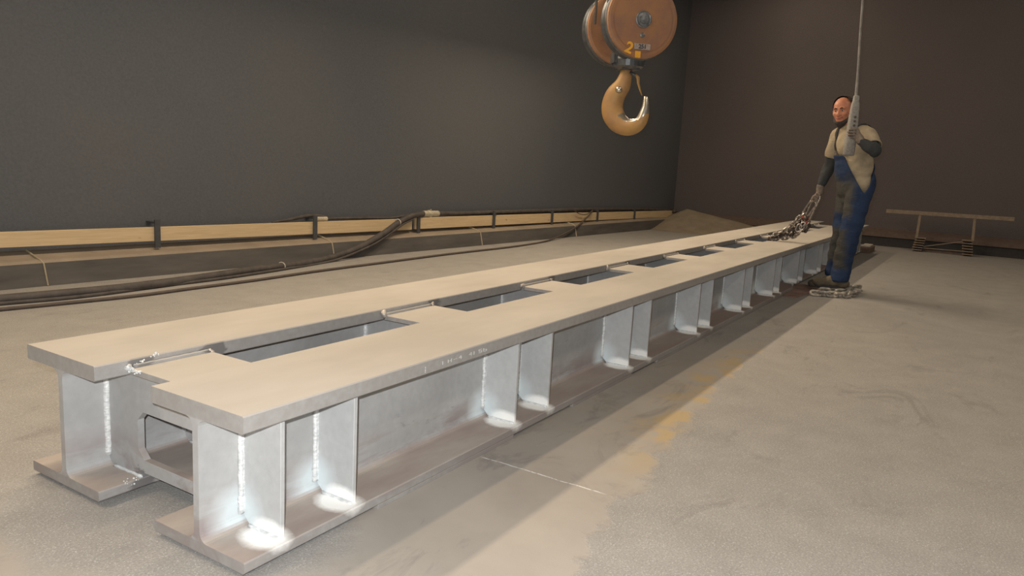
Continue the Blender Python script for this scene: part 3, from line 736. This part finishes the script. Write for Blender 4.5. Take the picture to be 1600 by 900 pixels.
# ------------------------------------------------------------------ chains
def chain_link_mesh(L, Wd, r, mat):
    bm = bmesh.new(); pts = []; s = L / 2 - Wd / 2
    for i in range(7): a = -PI / 2 + PI * i / 6; pts.append((s + Wd / 2 * math.cos(a), Wd / 2 * math.sin(a), 0))
    for i in range(7): a = PI / 2 + PI * i / 6; pts.append((-s + Wd / 2 * math.cos(a), Wd / 2 * math.sin(a), 0))
    tube(bm, pts, r, 7, closed=True, ref=(0, 0, 1))
    me = bpy.data.meshes.new('chain_link'); bmesh.ops.recalc_face_normals(bm, faces=bm.faces[:]); bm.to_mesh(me); bm.free(); me.materials.append(mat)
    for f in me.polygons: f.use_smooth = True
    return me
def lay(me, root, path, pitch, name='chain_link', tw0=0., upv=Vector((0, 0, 1))):
    path = spline(path, 10); acc = 0; nxt = 0; k = 0
    for a, b in zip(path, path[1:]):
        L = (b - a).length
        while nxt <= acc + L:
            p = a.lerp(b, (nxt - acc) / L); t = (b - a).normalized()
            u = upv - t * upv.dot(t)
            u = (u if u.length > .05 else Vector((1, 0, 0))).normalized()
            mm = Matrix((t, u.cross(t), u)).transposed().to_4x4() @ Matrix.Rotation(tw0 + (PI / 2 if k % 2 else 0), 4, 'X')
            mm.translation = p; o = bpy.data.objects.new(name, me); C.objects.link(o); o.parent = root; o.matrix_world = mm; o.matrix_basis = Matrix.Translation(-root.location) @ mm
            nxt += pitch; k += 1
        acc += L
HAND = at(1278, 305, 6.30)
sling = tag(empty('chain_sling', at(1230, 372, 6.35)), 'steel chain sling with red fittings, lifted off the girder in the worker\'s gloved hand', 'chain')
CL = chain_link_mesh(.060, .029, .0080, M['chain']); CL2 = chain_link_mesh(.060, .029, .0080, M['chain_dark'])
big = chain_link_mesh(.27, .065, .0105, M['chain'])
def put(me, name, p, t, upv, root, mat=None):
    t = t.normalized(); u = (upv - t * upv.dot(t)).normalized(); mm = Matrix((t, u.cross(t), u)).transposed().to_4x4(); mm.translation = p
    o = bpy.data.objects.new(name, me); C.objects.link(o); o.parent = root; o.matrix_basis = Matrix.Translation(-root.location) @ mm; return o
XS = 6.33
m0, m1 = at(1277, 308, 6.30), at(1261, 341, XS)
tag(put(big, 'master_link', (m0 + m1) / 2, m1 - m0, Vector((.7, -.5, .3)), sling), 'long bright oblong link')
big2 = chain_link_mesh(.17, .062, .0105, M['chain'])
tag(put(big2, 'master_link', (at(1270.5, 318, XS - .02) + at(1259, 334, XS)) / 2, at(1259, 334, XS) - at(1270.5, 318, XS - .02), Vector((.9, -.2, .1)), sling), 'second oblong link')
# red shorteners
for (a, b, r_) in (((1253, 336), (1257, 342), .020), ((1258, 345), (1264, 349), .022), ((1262, 340), (1264, 347), .016)):
    bm = bmesh.new(); p, q = at(*a, XS), at(*b, XS); tube(bm, [p, p.lerp(q, .3), p.lerp(q, .7), q], [r_ * .7, r_, r_, r_ * .6], 8, flat=.6)
    o = link('shortener', bm, M['red'], smooth=True); child(tag(o, 'red painted fitting'), sling)
bm = bmesh.new(); p = at(1259, 341, XS - .03); bmesh.ops.create_icosphere(bm, subdivisions=2, radius=.022, matrix=Matrix.Translation(p)); child(link('swivel', bm, M['chain_dark'], smooth=True), sling)
lay(CL, sling, [at(1254, 336, XS), at(1244, 344, XS), at(1237, 352, XS), at(1226, 360, XS), at(1214, 365, 6.33), at(1203, 370, 6.30)], .043)
lay(CL2, sling, [at(1259, 340, XS + .05), at(1248, 348, XS + .05), at(1238, 356, XS + .05), at(1228, 364, XS + .04), at(1216, 368.5, 6.36), at(1204, 372.5, 6.3)], .043)
lay(CL, sling, [at(1262, 350, XS), at(1255, 357, XS), at(1248, 364, XS), at(1241, 369, 6.4), at(1230, 371.5, 6.4), at(1216, 372.5, 6.36), at(1200, 373.5, 6.30)], .043)
lay(CL2, sling, [at(1256, 347, XS + .04), at(1249, 355, XS + .04), at(1243, 362, XS + .03), at(1236, 368, 6.4)], .043)
for (a, b) in (((1256, 349), (1252, 357)), ((1250, 352), (1246, 360))):
    put(chain_link_mesh(.075, .04, .008, M['chain']), 'joining_link', (at(*a, XS - .02) + at(*b, XS - .02)) / 2, at(*b, XS) - at(*a, XS), Vector((1, 0, .2)), sling)
# grab hooks hanging by the red fittings
for (a, b) in (((1257, 352), (1259, 363)), ((1264, 350), (1261, 358))):
    bm = bmesh.new(); p, q = at(*a, XS + .02), at(*b, XS + .02); tube(bm, spline([p, p.lerp(q, .5) + RIGHT * .012, q, q - RIGHT * .025 + UP * .008], 4), [.015 - .0008 * i for i in range(13)], 8); child(link('grab_hook', bm, M['chain_dark'], smooth=True), sling)
# chain bundle on the floor under the boot
fc = tag(empty('floor_chain', atz(1305, 458, 0)), 'folded pale steel chain lying on the floor under the worker\'s boot', 'chain')
CF = chain_link_mesh(.092, .046, .0125, M['chain_pale'])
lay(CF, fc, [atz(1275, 458, .026), atz(1300, 460, .026), atz(1322, 461, .026), atz(1336, 458, .026)], .066, tw0=PI / 4)
lay(CF, fc, [atz(1338, 453, .026), atz(1318, 455, .028), atz(1297, 454, .028), atz(1277, 452.5, .026)], .066, tw0=PI / 4)
lay(CF, fc, [atz(1338, 449, .03), atz(1322, 449, .03), atz(1308, 449, .028)], .066, tw0=PI / 4)
bm = bmesh.new(); q = atz(1337, 455, .03); tube(bm, [q + Vector((math.cos(a) * .03, math.sin(a) * .045, .002 * a)) for a in [PI * 2 * i / 14 for i in range(14)]], .012, 8, closed=True); child(link('ring', bm, M['chain_pale'], smooth=True), fc)

# ------------------------------------------------------------------ pendant control
PX = 5.93
pend = tag(empty('pendant_control', at(1326, 242, PX)), 'grey hanging crane pendant held in front of the worker\'s chest', 'crane control')
pa_, pb_ = at(1325.5, 243, PX), at(1334.5, 178, PX)
axp = (pb_ - pa_).normalized(); sx = (RIGHT - axp * RIGHT.dot(axp)).normalized(); fwp = axp.cross(sx)
def sect(bm, pts):   # (t along, halfwidth, halfdepth)
    rings = []
    L = (pb_ - pa_).length
    for t, a, b in pts:
        c = pa_ + axp * (L * t); ring = []
        for k in range(16):
            an = 2 * PI * k / 16; cx = abs(math.cos(an)) ** .5 * (1 if math.cos(an) >= 0 else -1); sy = abs(math.sin(an)) ** .5 * (1 if math.sin(an) >= 0 else -1)
            ring.append(bm.verts.new(c + sx * a * cx + fwp * b * sy))
        rings.append(ring)
    for A_, B_ in zip(rings, rings[1:]):
        for k in range(16): bm.faces.new((A_[k], A_[(k + 1) % 16], B_[(k + 1) % 16], B_[k]))
    bm.faces.new(rings[0]); bm.faces.new(rings[-1][::-1])
bm = bmesh.new(); sect(bm, [(0, .036, .026), (.03, .043, .032), (.42, .045, .034), (.5, .040, .032), (.56, .040, .032), (.8, .038, .03), (.98, .036, .028), (1.02, .034, .026), (1.05, .034, .026), (1.24, .030, .025), (1.3, .024, .02), (1.42, .022, .018), (1.44, .014, .014)])
child(link('pendant_body', bm, M['pendant'], smooth=True), pend)
for t in (.62, .72, .82, .92):
    bm = bmesh.new(); c = pa_ + axp * ((pb_ - pa_).length * t) - (FWD * .0) ; n_ = fwp if fwp.dot(FWD) < 0 else -fwp
    tube(bm, [c + n_ * .026, c + n_ * .036], .010, 10); child(link('push_button', bm, M['cable']), pend)
bm = bmesh.new(); ct = at(1337.5, 152, PX); tube(bm, spline([at(1336.7, 160, PX), ct, at(1340, 118, PX), at(1342.5, 80, PX), at(1345, 40, PX), at(1348, 0, PX), at(1351, -60, PX)], 5), [.018 - .009 * min(1, i / 10) for i in range(31)], 8)
child(link('pendant_cable', bm, M['pendant_cable'], smooth=True), pend)
top = at(1351, -60, PX); bm = bmesh.new(); tube(bm, [top, Vector((top.x, top.y, 5.19))], .009, 8); child(link('pendant_cable', bm, M['pendant_cable'], smooth=True), pend)

# ------------------------------------------------------------------ the worker
man = tag(empty('person', (6.18, -.36, 0)), 'worker in blue bib overalls and a cream T-shirt, holding the pendant and the chain', 'person')
def ball(bm, c, r, sc=(1, 1, 1), rot=None, sub=3):
    mm = Matrix.Translation(c) @ (rot or Matrix.Identity(4)) @ Matrix.Diagonal((r * sc[0], r * sc[1], r * sc[2], 1))
    bmesh.ops.create_icosphere(bm, subdivisions=sub, radius=1, matrix=mm)
def limb(bm, a, b, ra, rb, seg=16):
    a = Vector(a); b = Vector(b); tube(bm, [a.lerp(b, i / 4) for i in range(5)], [ra + (rb - ra) * i / 4 for i in range(5)], seg); ball(bm, a, ra, sub=2); ball(bm, b, rb, sub=2)
def fuse(name, bm, mat, vox=.008, smooth=6, post=None, parent=man):
    me = bpy.data.meshes.new(name); bmesh.ops.recalc_face_normals(bm, faces=bm.faces[:]); bm.to_mesh(me); bm.free()
    o = bpy.data.objects.new(name, me); C.objects.link(o)
    md = o.modifiers.new('r', 'REMESH'); md.mode = 'VOXEL'; md.voxel_size = vox; md.use_smooth_shade = True
    if smooth: md = o.modifiers.new('s', 'SMOOTH'); md.iterations = smooth; md.factor = .5
    dg = bpy.context.evaluated_depsgraph_get(); me2 = bpy.data.meshes.new_from_object(o.evaluated_get(dg)); bpy.data.objects.remove(o)
    if post:
        b2 = bmesh.new(); b2.from_mesh(me2); post(b2)
        bv = {v: [e.other_vert(v) for e in v.link_edges if e.is_boundary] for v in b2.verts if v.is_boundary}
        for it in range(10):                         # even out the cut hems
            new = {v: (v.co * .4 + sum((q.co for q in nb), Vector()) / len(nb) * .6) for v, nb in bv.items() if len(nb) == 2}
            for v, c in new.items(): v.co = c
        b2.to_mesh(me2); b2.free()
    me2.name = name
    me2.materials.clear()
    for x in (mat if isinstance(mat, (list, tuple)) else [mat]): me2.materials.append(x)
    for f in me2.polygons: f.use_smooth = True
    r = bpy.data.objects.new(name, me2); C.objects.link(r); return child(r, parent)

J = dict(
    hipL=at(1344, 298, 6.13), kneeL=at(1327, 368, 6.08), ankL=at(1313, 432, 6.13),
    hipR=at(1328, 298, 6.29), kneeR=at(1316, 363, 6.27), ankR=at(1304, 424, 6.36),
    pelvis=at(1337, 292, 6.21), waist=at(1336, 262, 6.21), chest=at(1334, 228, 6.21), upper=at(1334, 210, 6.21), neck=at(1330, 198, 6.22),
    shL=at(1357, 213, 6.10), elL=at(1367, 236, 5.95), wrL=at(1345, 221, 5.90),
    shR=at(1311, 212, 6.33), elR=at(1295, 262, 6.36), wrR=at(1282, 291, 6.31),
    head=at(1317, 174, 6.20))
fa = math.radians(128); FB = Vector((math.cos(fa), math.sin(fa), 0)); LB = Vector((-FB.y, FB.x, 0))      # torso forward / his left... (forward rotated +90)
ROTB = Matrix.Rotation(fa, 4, 'Z')                                                                        # local X forward, local Y left
ha = math.radians(166); ROTH = Matrix.Rotation(ha, 4, 'Z') @ Matrix.Rotation(math.radians(4), 4, 'Y') @ Matrix.Rotation(math.radians(5), 4, 'X')
HC = J['head']
def hp_(x, y, z): return HC + (ROTH @ Vector((x, y, z)))
def head_shape(bm):
    R3 = ROTH
    ball(bm, hp_(-.012, 0, .035), 1, (.098, .077, .088), R3)
    ball(bm, hp_(.018, 0, -.02), 1, (.075, .064, .088), R3)
    ball(bm, hp_(.048, 0, -.078), 1, (.036, .038, .032), R3)        # chin
    for s in (-1, 1):
        ball(bm, hp_(.055, s * .036, -.022), 1, (.030, .027, .026), R3)   # cheek, lifted by the smile
        ball(bm, hp_(.078, s * .026, .022), 1, (.016, .028, .010), R3)    # brow
        ball(bm, hp_(.005, s * .076, -.008), 1, (.018, .009, .031), R3)   # ear
    tube(bm, [hp_(.080, 0, .012), hp_(.094, 0, -.010), hp_(.108, 0, -.030)], [.009, .0115, .015], 10)
    ball(bm, hp_(.103, 0, -.031), .0155); ball(bm, hp_(.092, .013, -.033), .010); ball(bm, hp_(.092, -.013, -.033), .010)
    ball(bm, hp_(.080, 0, -.056), 1, (.014, .026, .009), R3); ball(bm, hp_(.078, 0, -.066), 1, (.013, .022, .008), R3)
bm = bmesh.new(); head_shape(bm)
limb(bm, J['neck'] - Vector((0, 0, .03)), hp_(-.015, 0, -.05), .060, .056)
# trunk, arms and legs under the clothes, one surface with the head
limb(bm, J['pelvis'], J['waist'], .085, .085); limb(bm, J['waist'], J['chest'], .085, .09); limb(bm, J['chest'], J['neck'], .085, .055)
for s in 'LR':
    limb(bm, J['neck'] - Vector((0, 0, .06)), J['sh' + s], .05, .05)
    limb(bm, J['sh' + s], J['el' + s], .042, .034); limb(bm, J['el' + s], J['wr' + s], .034, .024)
    limb(bm, J['pelvis'], J['hip' + s], .075, .055); limb(bm, J['hip' + s], J['knee' + s], .055, .052); limb(bm, J['knee' + s], J['ank' + s], .050, .036)
def eyes(b2):
    for v in b2.verts:
        for s in (-1, 1):
            d = (v.co - hp_(.083, s * .030, .004)); r = d.length
            if r < .020: v.co -= (ROTH @ Vector((1, 0, 0))) * .009 * (1 - r / .020)
body = fuse('body', bm, M['skin'], .0055, 3, eyes)
for s in (-1, 1):
    bm = bmesh.new(); ball(bm, hp_(.070, s * .030, .003), .0125, (1, 1.05, .62), ROTH, 2); e = fuse_e = child(link('eye', bm, M['eye_white'], smooth=True), man)
    bm = bmesh.new(); ball(bm, hp_(.0795, s * .030, .003), .0052, (1, 1, 1), ROTH, 2); child(link('pupil', bm, M['eye'], smooth=True), man)
    bm = bmesh.new(); tube(bm, spline([hp_(.090, s * .012, .020), hp_(.092, s * .028, .026), hp_(.080, s * .046, .018)], 4), [.003, .005, .0055, .006, .006, .0055, .005, .004, .002], 6); child(link('eyebrow', bm, M['hair'], smooth=True), man)
bm = bmesh.new(); tube(bm, spline([hp_(.078, -.032, -.052), hp_(.092, -.014, -.061), hp_(.095, 0, -.063), hp_(.092, .014, -.061), hp_(.078, .032, -.052)], 4), [.002 + .003 * math.sin(PI * i / 16) for i in range(17)], 6); child(link('mouth', bm, M['lip'], smooth=True), man)
# hair: short, receding; beard under the jaw and along it
bm = bmesh.new(); ball(bm, hp_(-.020, 0, .040), 1, (.110, .090, .099), ROTH, 4)
def hair_cut(b2):
    inv = (Matrix.Translation(HC) @ ROTH).inverted(); kill = []
    for v in b2.verts:
        l = inv @ v.co
        if l.x > .034 and l.z > .085 or (l.x > .012 and l.z <= .085) or l.z < -.045 or (l.z < .0 and l.x > -.005) or (l.x > .018 and abs(l.y) < .055): kill.append(v)
    bmesh.ops.delete(b2, geom=kill, context='VERTS')
child(fuse('hair', bm, M['hair'], .006, 1, hair_cut), man)
bm = bmesh.new()
jaw = spline([hp_(.002, -.070, -.030), hp_(.018, -.062, -.065), hp_(.046, -.038, -.092), hp_(.066, 0, -.102), hp_(.046, .038, -.092), hp_(.018, .062, -.065), hp_(.002, .070, -.030)], 4)
tube(bm, jaw, [.010 + .012 * math.sin(PI * i / 24) for i in range(25)], 8); ball(bm, hp_(.03, 0, -.105), 1, (.045, .045, .022), ROTH, 2); ball(bm, hp_(-.0, 0, -.115), 1, (.05, .055, .035), ROTH, 2)
fuse('beard', bm, M['beard'], .006, 2)
# T-shirt
bm = bmesh.new()
def oval(bm, c, f, l, h): ball(bm, c, 1, (f, l, h), ROTB, 3)
oval(bm, J['chest'] + Vector((0, 0, .02)), .132, .198, .17); oval(bm, J['waist'], .136, .178, .19); oval(bm, J['pelvis'] + Vector((0, 0, .015)), .130, .172, .145); oval(bm, J['upper'] + Vector((0, 0, .015)), .10, .165, .09)

limb(bm, J['neck'] - Vector((0, 0, .03)), J['neck'] + Vector((0, 0, .0)), .085, .070)
for s, k in (('L', .62), ('R', .58)):
    limb(bm, J['upper'] + Vector((0, 0, .02)), J['sh' + s], .085, .074); e = J['sh' + s].lerp(J['el' + s], k); limb(bm, J['sh' + s], e, .076, .070)
    limb(bm, e, J['sh' + s].lerp(J['el' + s], k + .10), .070, .066)
def shirt_cut(b2):
    kill = []
    for s, k in (('L', .72), ('R', .70)):
        a, b = J['sh' + s], J['el' + s]; d = (b - a); L = d.length; d.normalize()
        for v in b2.verts:
            w_ = (v.co - a); t = w_.dot(d) / L
            if t > k and (w_ - d * w_.dot(d)).length < .11: kill.append(v)
    for v in b2.verts:
        if (v.co - J['neck']).length < .2 and v.co.z > J['neck'].z + .012: kill.append(v)
    bmesh.ops.delete(b2, geom=list(set(kill)), context='VERTS')
    for v in b2.verts: v.co += v.normal * .009 * noise.noise(Vector((v.co.x * 9, v.co.y * 9, v.co.z * 15 + v.co.y * 12)))
shirt = fuse('shirt', bm, M['shirt'], .009, 6, shirt_cut)
# dark undersleeves
for s in 'LR':
    bm = bmesh.new(); a, b, c = J['sh' + s], J['el' + s], J['wr' + s]
    limb(bm, a.lerp(b, .35), b, .053, .052); limb(bm, b, b.lerp(c, .45), .053, .050); limb(bm, b.lerp(c, .45), c, .050, .034)
    def wr_(b2):
        for v in b2.verts: v.co += v.normal * .006 * noise.noise(v.co * 22)
    fuse('undersleeve', bm, M['sleeve'], .008, 2, wr_)
# overalls
bm = bmesh.new()
oval(bm, J['pelvis'] + Vector((0, 0, .02)), .150, .180, .19); oval(bm, J['pelvis'] + Vector((0, 0, -.09)), .115, .14, .11); oval(bm, J['waist'] + FB * .004 + Vector((0, 0, .02)), .155, .192, .26); oval(bm, J['chest'] + FB * .008 + Vector((0, 0, -.01)), .152, .208, .21)
for s in 'LR':
    limb(bm, J['hip' + s] + Vector((0, 0, .03)), J['knee' + s], .108, .085); limb(bm, J['knee' + s], J['ank' + s] + Vector((0, 0, .06)), .084, .078); limb(bm, J['ank' + s] + Vector((0, 0, .06)), J['ank' + s] + Vector((0, 0, .0)), .080, .084)
def over_cut(b2):
    kill = []; ax0 = J['waist']
    for v in b2.verts:
        c0 = J['pelvis'].lerp(J['chest'], max(0, min(1.2, (v.co.z - J['pelvis'].z) / (J['chest'].z - J['pelvis'].z))))
        d = v.co - c0; d.z = 0
        f = d.dot(FB); l = d.dot(LB); an = abs(math.degrees(math.atan2(l, f)))      # 0 front, 90 sides, 180 back
        zf = 1.225
        # low V at each side, high bib in front, back panel rising behind
        if an < 30: lim = zf
        elif an < 80: lim = zf - (an - 30) / 50 * .32
        elif an < 125: lim = zf - .32 + (an - 80) / 45 * .21
        else: lim = zf - .11 + (an - 125) / 55 * .08
        if v.co.z > lim: kill.append(v)
    for s in 'LR':
        for v in b2.verts:
            if v.co.z < J['ank' + s].z - .045 and (v.co - J['ank' + s]).length < .2: kill.append(v)
    bmesh.ops.delete(b2, geom=list(set(kill)), context='VERTS')
    for v in b2.verts:
        zz = v.co.z; amp = .010 if zz < .9 else .005
        v.co += v.normal * amp * noise.noise(Vector((v.co.x * 9, v.co.y * 9, zz * 16)))
ov = fuse('overalls', bm, M['overalls'], .009, 5, over_cut)
md = ov.modifiers.new('t', 'SOLIDIFY'); md.thickness = .006; md.offset = 0
md = shirt.modifiers.new('t', 'SOLIDIFY'); md.thickness = .005; md.offset = 0
# straps laid on the shirt
bvh = BVHTree.FromPolygons([shirt.matrix_basis @ (shirt.matrix_parent_inverse @ v.co) + man.location * 0 for v in shirt.data.vertices], [p.vertices[:] for p in shirt.data.polygons])
def strap(name, pts, wdt=.036, mat='strap', lift=.008):
    pp = []
    for p in spline(pts, 6):
        hit = bvh.find_nearest(p)
        pp.append((hit[0], hit[1]))
    bm = bmesh.new(); prev = None
    for i, (p, n) in enumerate(pp):
        t = (pp[min(i + 1, len(pp) - 1)][0] - pp[max(i - 1, 0)][0]).normalized()
        out = p - (J['waist'].lerp(J['neck'], .6)); n = n if n.dot(out) > 0 else -n
        sd = t.cross(n).normalized()
        r4 = [bm.verts.new(p + n * (lift + h) + sd * s * wdt / 2) for s, h in ((-1, 0), (1, 0), (1, .004), (-1, .004))]
        if prev:
            for k in range(4): bm.faces.new((prev[k], prev[(k + 1) % 4], r4[(k + 1) % 4], r4[k]))
        else: bm.faces.new(r4)
        prev = r4
    bm.faces.new(prev[::-1]); return child(link(name, bm, M[mat], smooth=True), man)
CT = J['chest']
def tp(f, l, z): p = CT + FB * f + LB * l; p.z = z; return p
bvh = BVHTree.FromPolygons([man.location + (shirt.matrix_parent_inverse @ v.co) for v in shirt.data.vertices], [p.vertices[:] for p in shirt.data.polygons])
for s in (-1, 1):
    strap('shoulder_strap', [tp(.15, s * .085, 1.21), tp(.15, s * .10, 1.30), tp(.12, s * .105, 1.40), tp(.02, s * .10, 1.47), tp(-.09, s * .08, 1.42), tp(-.14, s * .04, 1.30), tp(-.15, s * .02, 1.20)])
    p = tp(.15, s * .085, 1.215); h = bvh.find_nearest(p); bm = bmesh.new(); obox(bm, h[0] + FB * .016 + Vector((0, 0, .02)), h[0] + FB * .016 - Vector((0, 0, .02)), .04, .006, LB); child(link('buckle', bm, M['chain'], smooth=False), man)
# bib pocket
# boots
def boot(a, toe, lab=None):
    bm = bmesh.new(); a = Vector(a); d = Vector(toe) - a; d.z = 0; d.normalize(); z0 = toe[2]
    rot = Matrix.Rotation(math.atan2(d.y, d.x), 4, 'Z')
    b = Vector((a.x, a.y, z0))
    ball(bm, b - d * .025 + Vector((0, 0, .045)), 1, (.062, .045, .045), rot); ball(bm, b + d * .09 + Vector((0, 0, .045)), 1, (.10, .048, .043), rot); ball(bm, b + d * .165 + Vector((0, 0, .040)), 1, (.062, .050, .040), rot)
    ball(bm, b + d * .05 + Vector((0, 0, .07)), 1, (.075, .042, .045), rot)
    limb(bm, b + Vector((0, 0, .06)), a + Vector((0, 0, .07)), .050, .055)
    def flatten(b2):
        for v in b2.verts:
            if v.co.z < z0 + .012: v.co.z = z0 + .012
    fuse('boot', bm, M['boot'], .007, 3, flatten)
    bm = bmesh.new(); out = []
    for i in range(20):
        an = 2 * PI * i / 20; L = .128 * math.cos(an) + .075; wd = (.046 + .008 * math.cos(an)) * math.sin(an); out.append(b + d * L + Vector((-d.y, d.x, 0)) * wd)
    A_ = [bm.verts.new((p.x, p.y, z0)) for p in out]; B_ = [bm.verts.new((p.x, p.y, z0 + .02)) for p in out]
    bm.faces.new(A_); bm.faces.new(B_[::-1])
    for i in range(20): bm.faces.new((A_[i], A_[(i + 1) % 20], B_[(i + 1) % 20], B_[i]))
    child(link('boot_sole', bm, M['strap']), man)
tL = atz(1280, 447, .05); boot(Vector((J['ankL'].x, J['ankL'].y, .12)), Vector((tL.x - .02, tL.y, .05)))
aR = Vector((J['ankR'].x + .02, J['ankR'].y, .10)); boot(aR, aR + Vector((-.10, .25, 0)) - Vector((0, 0, .098)))
# gloves: palm, four bent fingers and a thumb
def glove(wr, palm, fdir, curl, spread, thumb_base, thumb_pts, bands=False, flen=.075):
    """fingers start along the palm end and follow curl (list of direction vectors, one per joint)"""
    bm = bmesh.new(); limb(bm, wr, wr.lerp(palm, .45), .034, .036); ctr = palm
    for k in range(4):
        base = palm + spread * (k - 1.5) * .0225
        limb(bm, wr.lerp(palm, .3) + spread * (k - 1.5) * .014, base, .018, .0145, 10)
        p = base
        ln = flen * (.92, 1.05, 1.0, .82)[k]
        for j, d in enumerate(curl):
            q = p + d.normalized() * ln * (.42, .32, .26)[j]
            limb(bm, p, q, .0112 - .0008 * j, .0105 - .0008 * j, 10); p = q
    tp_ = [thumb_base] + thumb_pts
    for i in range(len(tp_) - 1): limb(bm, tp_[i], tp_[i + 1], .0145 - .001 * i, .0125 - .001 * i, 10)
    def band(b2):
        pass
    g = fuse('glove', bm, M['glove'], .0042, 2)
    return g
# left hand round the pendant: palm on its near-right side, fingers passing across the front towards the picture's left
axd = axp
grip = pa_ + axp * ((pb_ - pa_).length * .53)
toC = -(grip - CAM).normalized(); toC = (toC - axp * toC.dot(axp)).normalized(); rt_ = sx
palmL = grip + rt_ * .052 + toC * .010
glove(J['wrL'] + rt_ * .0, palmL + toC * .018 - rt_ * .006, None, [(-rt_ * .9 + toC * .55), (-rt_ * 1.0 - toC * .08), (-rt_ * .6 - toC * .9)], -axp, palmL - toC * .02 + axp * .02,
      [palmL - toC * .03 + axp * .045 - rt_ * .02, palmL - toC * .035 + axp * .055 - rt_ * .055], flen=.088)
for k in range(3):  # dark strips put in as the shade between the fingers
    bm = bmesh.new(); c = grip + toC * .047 - axp * ((k - 1) * .0225 + .0) + rt_ * .004
    tube(bm, [c + rt_ * .040 - toC * .008, c + toC * .002, c - rt_ * .030 - toC * .004], .0038, 6); child(tag(link('finger_shade_strip', bm, M['finger_shade'], smooth=True), 'dark strip standing in for the shade between gloved fingers'), man)
# right hand closed on the oblong link
dl = (m1 - m0).normalized(); gp = m0.lerp(m1, .10)
acr = dl.cross(Vector((0, 0, 1))).normalized(); sidev = RIGHT
toC2 = -(gp - CAM).normalized(); toC2 = (toC2 - dl * toC2.dot(dl)).normalized(); sv = dl.cross(toC2).normalized()
pal = gp - toC2 * .012 + sv * .03 * (1 if sv.dot(RIGHT) > 0 else -1) + Vector((0, 0, .02)); sv = sv if sv.dot(RIGHT) > 0 else -sv
glove(J['wrR'], pal, None, [(-sv * .5 + toC2 * .95), (-sv * 1.0 + toC2 * .1), (-sv * .2 - toC2 * .9)], dl, pal - sv * .01 - dl * .03, [gp - sv * .03 - dl * .02 + toC2 * .01, gp - sv * .035 + dl * .012 + toC2 * .028], flen=.085)
